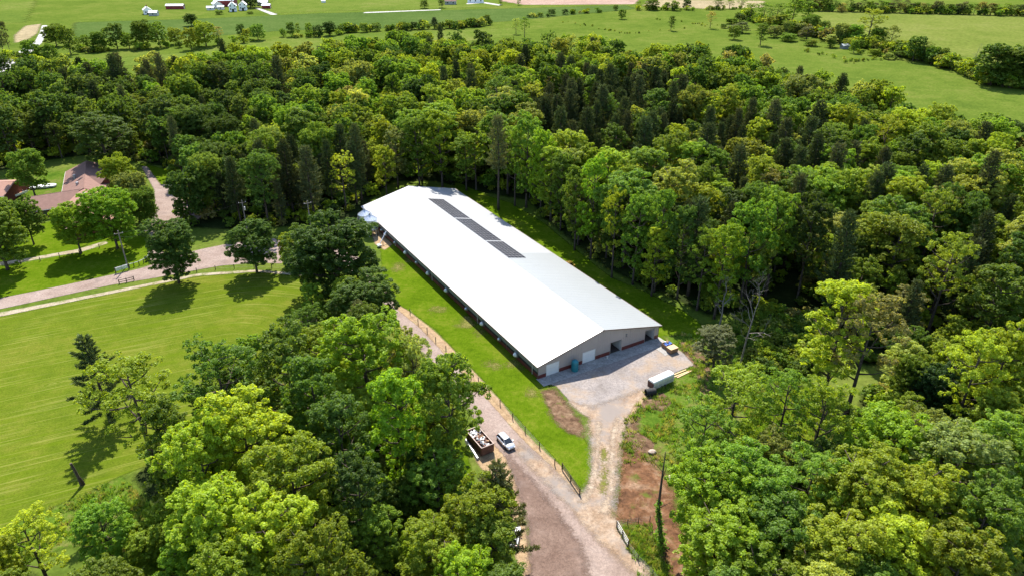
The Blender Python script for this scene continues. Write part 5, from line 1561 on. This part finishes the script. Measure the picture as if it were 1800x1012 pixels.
PINE_ZONES = [((1085, 175), (150, 60), 0.85), ((1320, 240), (90, 65), 0.6), ((1470, 225), (60, 50), 0.6), ((1560, 290), (90, 60), 0.4), ((585, 290), (70, 80), 0.75), ((470, 300), (90, 60), 0.4), ((200, 112), (120, 22), 0.6), ((1260, 330), (120, 50), 0.3), ((1700, 420), (120, 80), 0.2)]
FILL = []
occ = np.array([(a, b) for a, b, c in OCC])
occr = np.array([c for a, b, c in OCC])
keep_out = [bxy([(-6, -8), (BW + 6, -8), (BW + 6, BL + 5), (-6, BL + 5)]), xy([(790, 740), (905, 730), (935, 850), (905, 1000), (840, 960), (800, 850)])]
# opening of low brambles in the right wood
CLEAR = xy([(1290, 560), (1360, 545), (1430, 560), (1455, 600), (1440, 660), (1370, 660), (1300, 660)])
for poly, step, seed, hr in ((W_BACK, 8.0, 21, (13, 27)), (W_LEFT, 9.0, 22, (9, 17)), (W_RIGHT, 7.6, 23, (10, 18))):
    P = jitter_points(poly, step, seed)
    P = P[P[:, 1] > 46]
    rr_ = random.Random(seed)
    for x, y in P:
        d = np.hypot(occ[:, 0] - x, occ[:, 1] - y)
        if (d < np.maximum(2.6, occr * 0.62)).any():
            continue
        if any(inside((x, y), k) > 0 for k in keep_out) or inside((x, y), CLEAR) > -1.5:
            continue
        h = rr_.uniform(*hr)
        if poly is W_BACK and x < -40 and y < 330:
            h *= 0.9
        tp = Vector((x, y, h))
        px, py = proj(tp)
        if not (-140 < px < 1940) or proj(Vector((x, y, h)))[1] > 1130:
            continue
        pz = 0.05
        for (cx, cy), (ax, ay), pr in PINE_ZONES:
            if ((px - cx) / ax) ** 2 + ((py - cy) / ay) ** 2 < 1:
                pz = max(pz, pr)
        pine = rr_.random() < pz and poly is W_BACK
        kd = 'pine' if pine else rr_.choices(['wide', 'tall', 'open', 'round'], [4, 2.4, 1.4, 2.2] if px < 900 else [3.2, 4.6, 1.2, 1.6])[0]
        if pine:
            h *= 1.12
        FILL.append((x, y, h, kd, rr_.randrange(5), (h / depth(tp)) ** 2, poly is W_BACK))
order = sorted(range(len(FILL)), key=lambda i: -FILL[i][5])
nb = np_ = 0
REST = []
LANDMARKS = [(60, 160, 'far left woods above the rosy-roofed building'), (200, 170, 'left woods behind the house'), (340, 200, 'woods above the house drive'), (330, 300, 'strip of woods beside the house drive'), (470, 160, 'left woods behind the utility poles'), (470, 320, 'trees just behind the utility poles'),
             (600, 120, 'far middle woods below the hedge'), (620, 280, 'woods left of the far barn corner'), (740, 180, 'woods straight beyond the barn'), (850, 110, 'middle woods near the far meadow'), (900, 250, 'woods behind the tall bare-stemmed pine'), (1000, 120, 'far woods below the right meadow'), (1080, 200, 'dark stand of woods beyond the solar panels'),
             (1050, 330, 'woods right of the solar panels'), (1200, 130, 'far right woods near the lone meadow trees'), (1200, 300, 'woods right of the barn middle'), (1330, 220, 'woods far right of the barn'), (1300, 420, 'woods behind the dead trees'), (1450, 160, 'right woods below the hedgerow'), (1470, 300, 'right woods above the tall tan tree'),
             (1600, 230, 'right woods near the grey hut'), (1600, 420, 'woods right of the tall tan tree'), (1740, 280, 'woods at the upper right edge'), (1740, 480, 'woods at the right picture edge')]


GL = [(200, 690, 'lawn edge of the left grove'), (330, 640, 'upper left grove against the lawn'), (300, 800, 'middle of the left grove'), (450, 700, 'left grove behind the sunlit crowns'), (560, 640, 'left grove below the dark roadside trees'), (640, 760, 'left grove beside the light conical tree'),
      (720, 720, 'left grove beside the upper farm road'), (560, 880, 'dark hollow at the bottom of the left grove'), (720, 900, 'left grove near the roadside pine'), (60, 960, 'lower left corner'), (380, 940, 'left grove at the picture bottom')]
GR = [(1240, 760, 'right grove beside the red soil'), (1350, 720, 'right grove near the sunny grass gap'), (1480, 700, 'right grove below the tall tan tree'), (1600, 680, 'right grove around the compact dark tree'), (1740, 680, 'right grove at the right picture edge'), (1300, 860, 'right grove right of the vine-clad trunk'),
      (1450, 840, 'middle of the lower right grove'), (1620, 850, 'right grove left of the pale crown'), (1750, 900, 'lower right corner'), (1300, 980, 'right grove at the picture bottom by the red soil'), (1500, 970, 'right grove at the picture bottom')]


def grove_zone(px, py):
    return min(GL if px < 1000 else GR, key=lambda l: ((l[0] - px) / 1.3) ** 2 + (l[1] - py) ** 2)[2]


def zone(px, py):
    return min(LANDMARKS, key=lambda l: ((l[0] - px) / 1.3) ** 2 + (l[1] - py) ** 2)[2]


ZL = {0: 'leafy tree in the wood behind and left of the house', 1: 'leafy tree in the dense wood beyond the barn', 2: 'leafy tree in the dense wood right of the barn', 3: 'lower leafy tree filling the grove left of the farm road', 4: 'lower leafy tree filling the grove right of the track'}
for i in order:
    x, y, h, kd, var, sz, back = FILL[i]
    p = Vector((x, y, 0))
    px, py = proj(Vector((x, y, h)))
    if kd == 'pine' and np_ < 260:
        np_ += 1
        tree('pine_tree', 'pine', var, p, h, None, 'dark pine in the ' + zone(px, py), 'pine', 'pines in the ' + zone(px, py))
    elif kd != 'pine' and nb < 250:
        nb += 1
        z_ = (0 if px < 520 else 1 if px < 1000 else 2) if back else (3 if px < 1000 else 4)
        lb = 'leafy tree in the ' + zone(px, py) if back else 'low leafy tree filling the ' + grove_zone(px, py)
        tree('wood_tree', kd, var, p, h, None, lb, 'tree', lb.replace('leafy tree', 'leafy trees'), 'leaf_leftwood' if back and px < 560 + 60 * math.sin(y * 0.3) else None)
    else:
        REST.append((x, y, h, kd, var))
print('FILL', len(FILL), 'individual', nb, np_, 'rest', len(REST))

# what is left of the woods, shrubs and rough grass: uncountable masses ------------------------
def scatter(name, label, cat, pts, models, model_h):
    """pts rows: x, y, height, model index. One object of instanced plants."""
    src = bpy.data.collections.new(name + '_models')
    for k, me in enumerate(models):
        o = bpy.data.objects.new('%s_model_%02d' % (name, k), me)
        src.objects.link(o)
    me = bpy.data.meshes.new(name)
    A = np.array(pts, float)
    me.from_pydata(np.stack([A[:, 0], A[:, 1], np.zeros(len(A))], 1).tolist(), [], [])
    rng = np.random.default_rng(len(A))
    mi = A[:, 3].astype(np.int32)
    sc_ = A[:, 2] / np.array(model_h)[mi]
    for nm, ty, val in (('siz', 'FLOAT', sc_.astype(np.float32)), ('rot', 'FLOAT', rng.uniform(0, 6.28, len(A)).astype(np.float32)), ('idx', 'INT', mi)):
        me.attributes.new(nm, ty, 'POINT').data.foreach_set('value', val)
    ob = link(name, me)
    ng = bpy.data.node_groups.new(name, 'GeometryNodeTree')
    ng.interface.new_socket('Geometry', in_out='INPUT', socket_type='NodeSocketGeometry')
    ng.interface.new_socket('Geometry', in_out='OUTPUT', socket_type='NodeSocketGeometry')
    N = ng.nodes.new
    gi, go = N('NodeGroupInput'), N('NodeGroupOutput')
    ci = N('GeometryNodeCollectionInfo')
    ci.inputs['Collection'].default_value = src
    ci.inputs['Separate Children'].default_value = True
    ci.inputs['Reset Children'].default_value = True
    ip = N('GeometryNodeInstanceOnPoints')
    ip.inputs['Pick Instance'].default_value = True
    def attr(nm, ty):
        a = N('GeometryNodeInputNamedAttribute')
        a.data_type = ty
        a.inputs[0].default_value = nm
        return a.outputs[0]
    cx = N('ShaderNodeCombineXYZ')
    L = ng.links.new
    L(attr('rot', 'FLOAT'), cx.inputs[2])
    L(gi.outputs[0], ip.inputs['Points'])
    L(ci.outputs[0], ip.inputs['Instance'])
    L(attr('idx', 'INT'), ip.inputs['Instance Index'])
    L(cx.outputs[0], ip.inputs['Rotation'])
    L(attr('siz', 'FLOAT'), ip.inputs['Scale'])
    L(ip.outputs[0], go.inputs[0])
    md = ob.modifiers.new('scatter', 'NODES')
    md.node_group = ng
    return tag(ob, label, cat, None, 'stuff')


keys = ['wide', 'tall', 'open', 'round', 'pine']
flatm = [(k, m) for k in keys for m in MODELS[k]]
start = {}
for n_, (k, m) in enumerate(flatm):
    start.setdefault(k, n_)
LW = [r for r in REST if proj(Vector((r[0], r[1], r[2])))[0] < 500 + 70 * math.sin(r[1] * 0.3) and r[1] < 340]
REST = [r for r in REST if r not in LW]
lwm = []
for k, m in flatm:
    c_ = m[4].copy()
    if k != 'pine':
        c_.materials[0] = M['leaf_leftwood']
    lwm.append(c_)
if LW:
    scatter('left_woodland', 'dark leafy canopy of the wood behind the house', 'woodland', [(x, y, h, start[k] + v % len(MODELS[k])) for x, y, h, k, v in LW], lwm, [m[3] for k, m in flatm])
if REST:
    scatter('far_woodland', 'far leafy canopy of the wood beyond the barn', 'woodland', [(x, y, h, start[k] + v % len(MODELS[k])) for x, y, h, k, v in REST], [m[4] for k, m in flatm], [m[3] for k, m in flatm])
sh = []
for poly, step, seed, hh in ((W_BACK, 5.0, 31, (1.5, 5.0)), (W_LEFT, 3.2, 32, (1.0, 4.0)), (W_RIGHT, 3.4, 33, (1.0, 4.0)), (CLEAR, 1.9, 34, (1.2, 3.2))):
    P = jitter_points(poly, step, seed)
    rr_ = random.Random(seed)
    for x, y in P:
        if y < 46 or y > 330 or any(inside((x, y), k) > 0 for k in keep_out):
            continue
        px, py = proj(Vector((x, y, 2)))
        if -60 < px < 1860 and py < 1100:
            sh.append((x, y, rr_.uniform(*hh), rr_.randrange(3)))
scatter('undergrowth', 'low shrubs and brambles under and beside the woods', 'undergrowth', sh, [m[4] for m in MODELS['shrub']], [m[3] for m in MODELS['shrub']])
tufts = []
for k in range(4):
    rng = np.random.default_rng(900 + k)
    n = 26
    P = np.stack([rng.normal(0, 0.16, n), rng.normal(0, 0.16, n), np.zeros(n)], 1)
    T = norm(np.stack([rng.normal(0, 0.45, n), rng.normal(0, 0.45, n), np.ones(n)], 1))
    Lg = rng.uniform(0.25, 0.6, n)[:, None]
    s_ = norm(np.cross(T, rng.normal(size=(n, 3)))) * 0.045
    V = np.stack([P - s_, P + s_, P + T * Lg + s_ * 0.3, P + T * Lg - s_ * 0.3], 1).reshape(-1, 3)
    tufts.append(arrays_mesh('tuft', V, np.arange(4 * n).reshape(n, 4), M['grasstuft']))
tp = []
for poly, step, seed in ((ROUGH, 0.75, 41), (xy([(150, 868), (215, 835), (265, 890), (275, 950), (240, 990), (120, 960), (40, 990), (-60, 1060), (0, 935), (95, 890)]), 0.7, 42), (xy([(1084, 926), (1140, 918), (1158, 950), (1185, 1012), (1200, 1080), (1140, 1080), (1110, 985)]), 0.5, 43)):
    rr_ = random.Random(seed)
    for x, y in jitter_points(poly, step, seed):
        if math.sin(x * 0.7 + 1.3 * math.sin(y * 0.5)) + math.cos(y * 0.8 + math.sin(x * 0.4)) + rr_.uniform(-1, 1) > -0.4:
            tp.append((x, y, rr_.uniform(0.25, 0.85), rr_.randrange(4)))
hs = []
rr_ = random.Random(77)
for line, dn, hmin, hmax in (([(140, 92), (200, 90), (300, 86), (400, 78), (470, 70)], 26, 2, 6), ([(490, 67), (560, 65), (604, 60)], 9, 2, 5), ([(602, 58), (700, 54), (800, 50), (866, 45)], 34, 3, 8), ([(920, 33), (1010, 25), (1060, 22)], 14, 2, 5),
                             ([(1300, 30), (1350, 48), (1420, 60), (1480, 76), (1560, 92), (1610, 106), (1660, 116), (1700, 132), (1740, 148), (1830, 160)], 210, 3, 10), ([(1400, 19), (1600, 24), (1810, 29)], 90, 3, 8), ([(1110, 18), (1210, 19), (1310, 16)], 30, 2, 6), ([(0, 100), (40, 112), (100, 118)], 16, 3, 7), ([(1440, 62), (1500, 90), (1560, 105), (1500, 110), (1420, 90)], 50, 1, 2.5), ([(1000, 40), (1100, 60), (1250, 45), (1150, 35)], 50, 0.8, 1.6)):
    for k in range(dn):
        f = rr_.uniform(0, len(line) - 1.001)
        a_, b_ = line[int(f)], line[int(f) + 1]
        q = f - int(f)
        p = at(a_[0] + (b_[0] - a_[0]) * q, a_[1] + (b_[1] - a_[1]) * q) + Vector((rr_.gauss(0, 2.5), rr_.gauss(0, 2.5), 0))
        hs.append((p.x, p.y, rr_.uniform(hmin, hmax), rr_.randrange(3)))
scatter('hedge_shrubs', 'low shrubs growing along the far hedgerows', 'hedge', hs, [m[4] for m in MODELS['shrub']], [m[3] for m in MODELS['shrub']])
scatter('tall_grass', 'tufts of uncut grass beside the yard, track and lawn edge', 'grass', tp, tufts, [0.5] * 4)
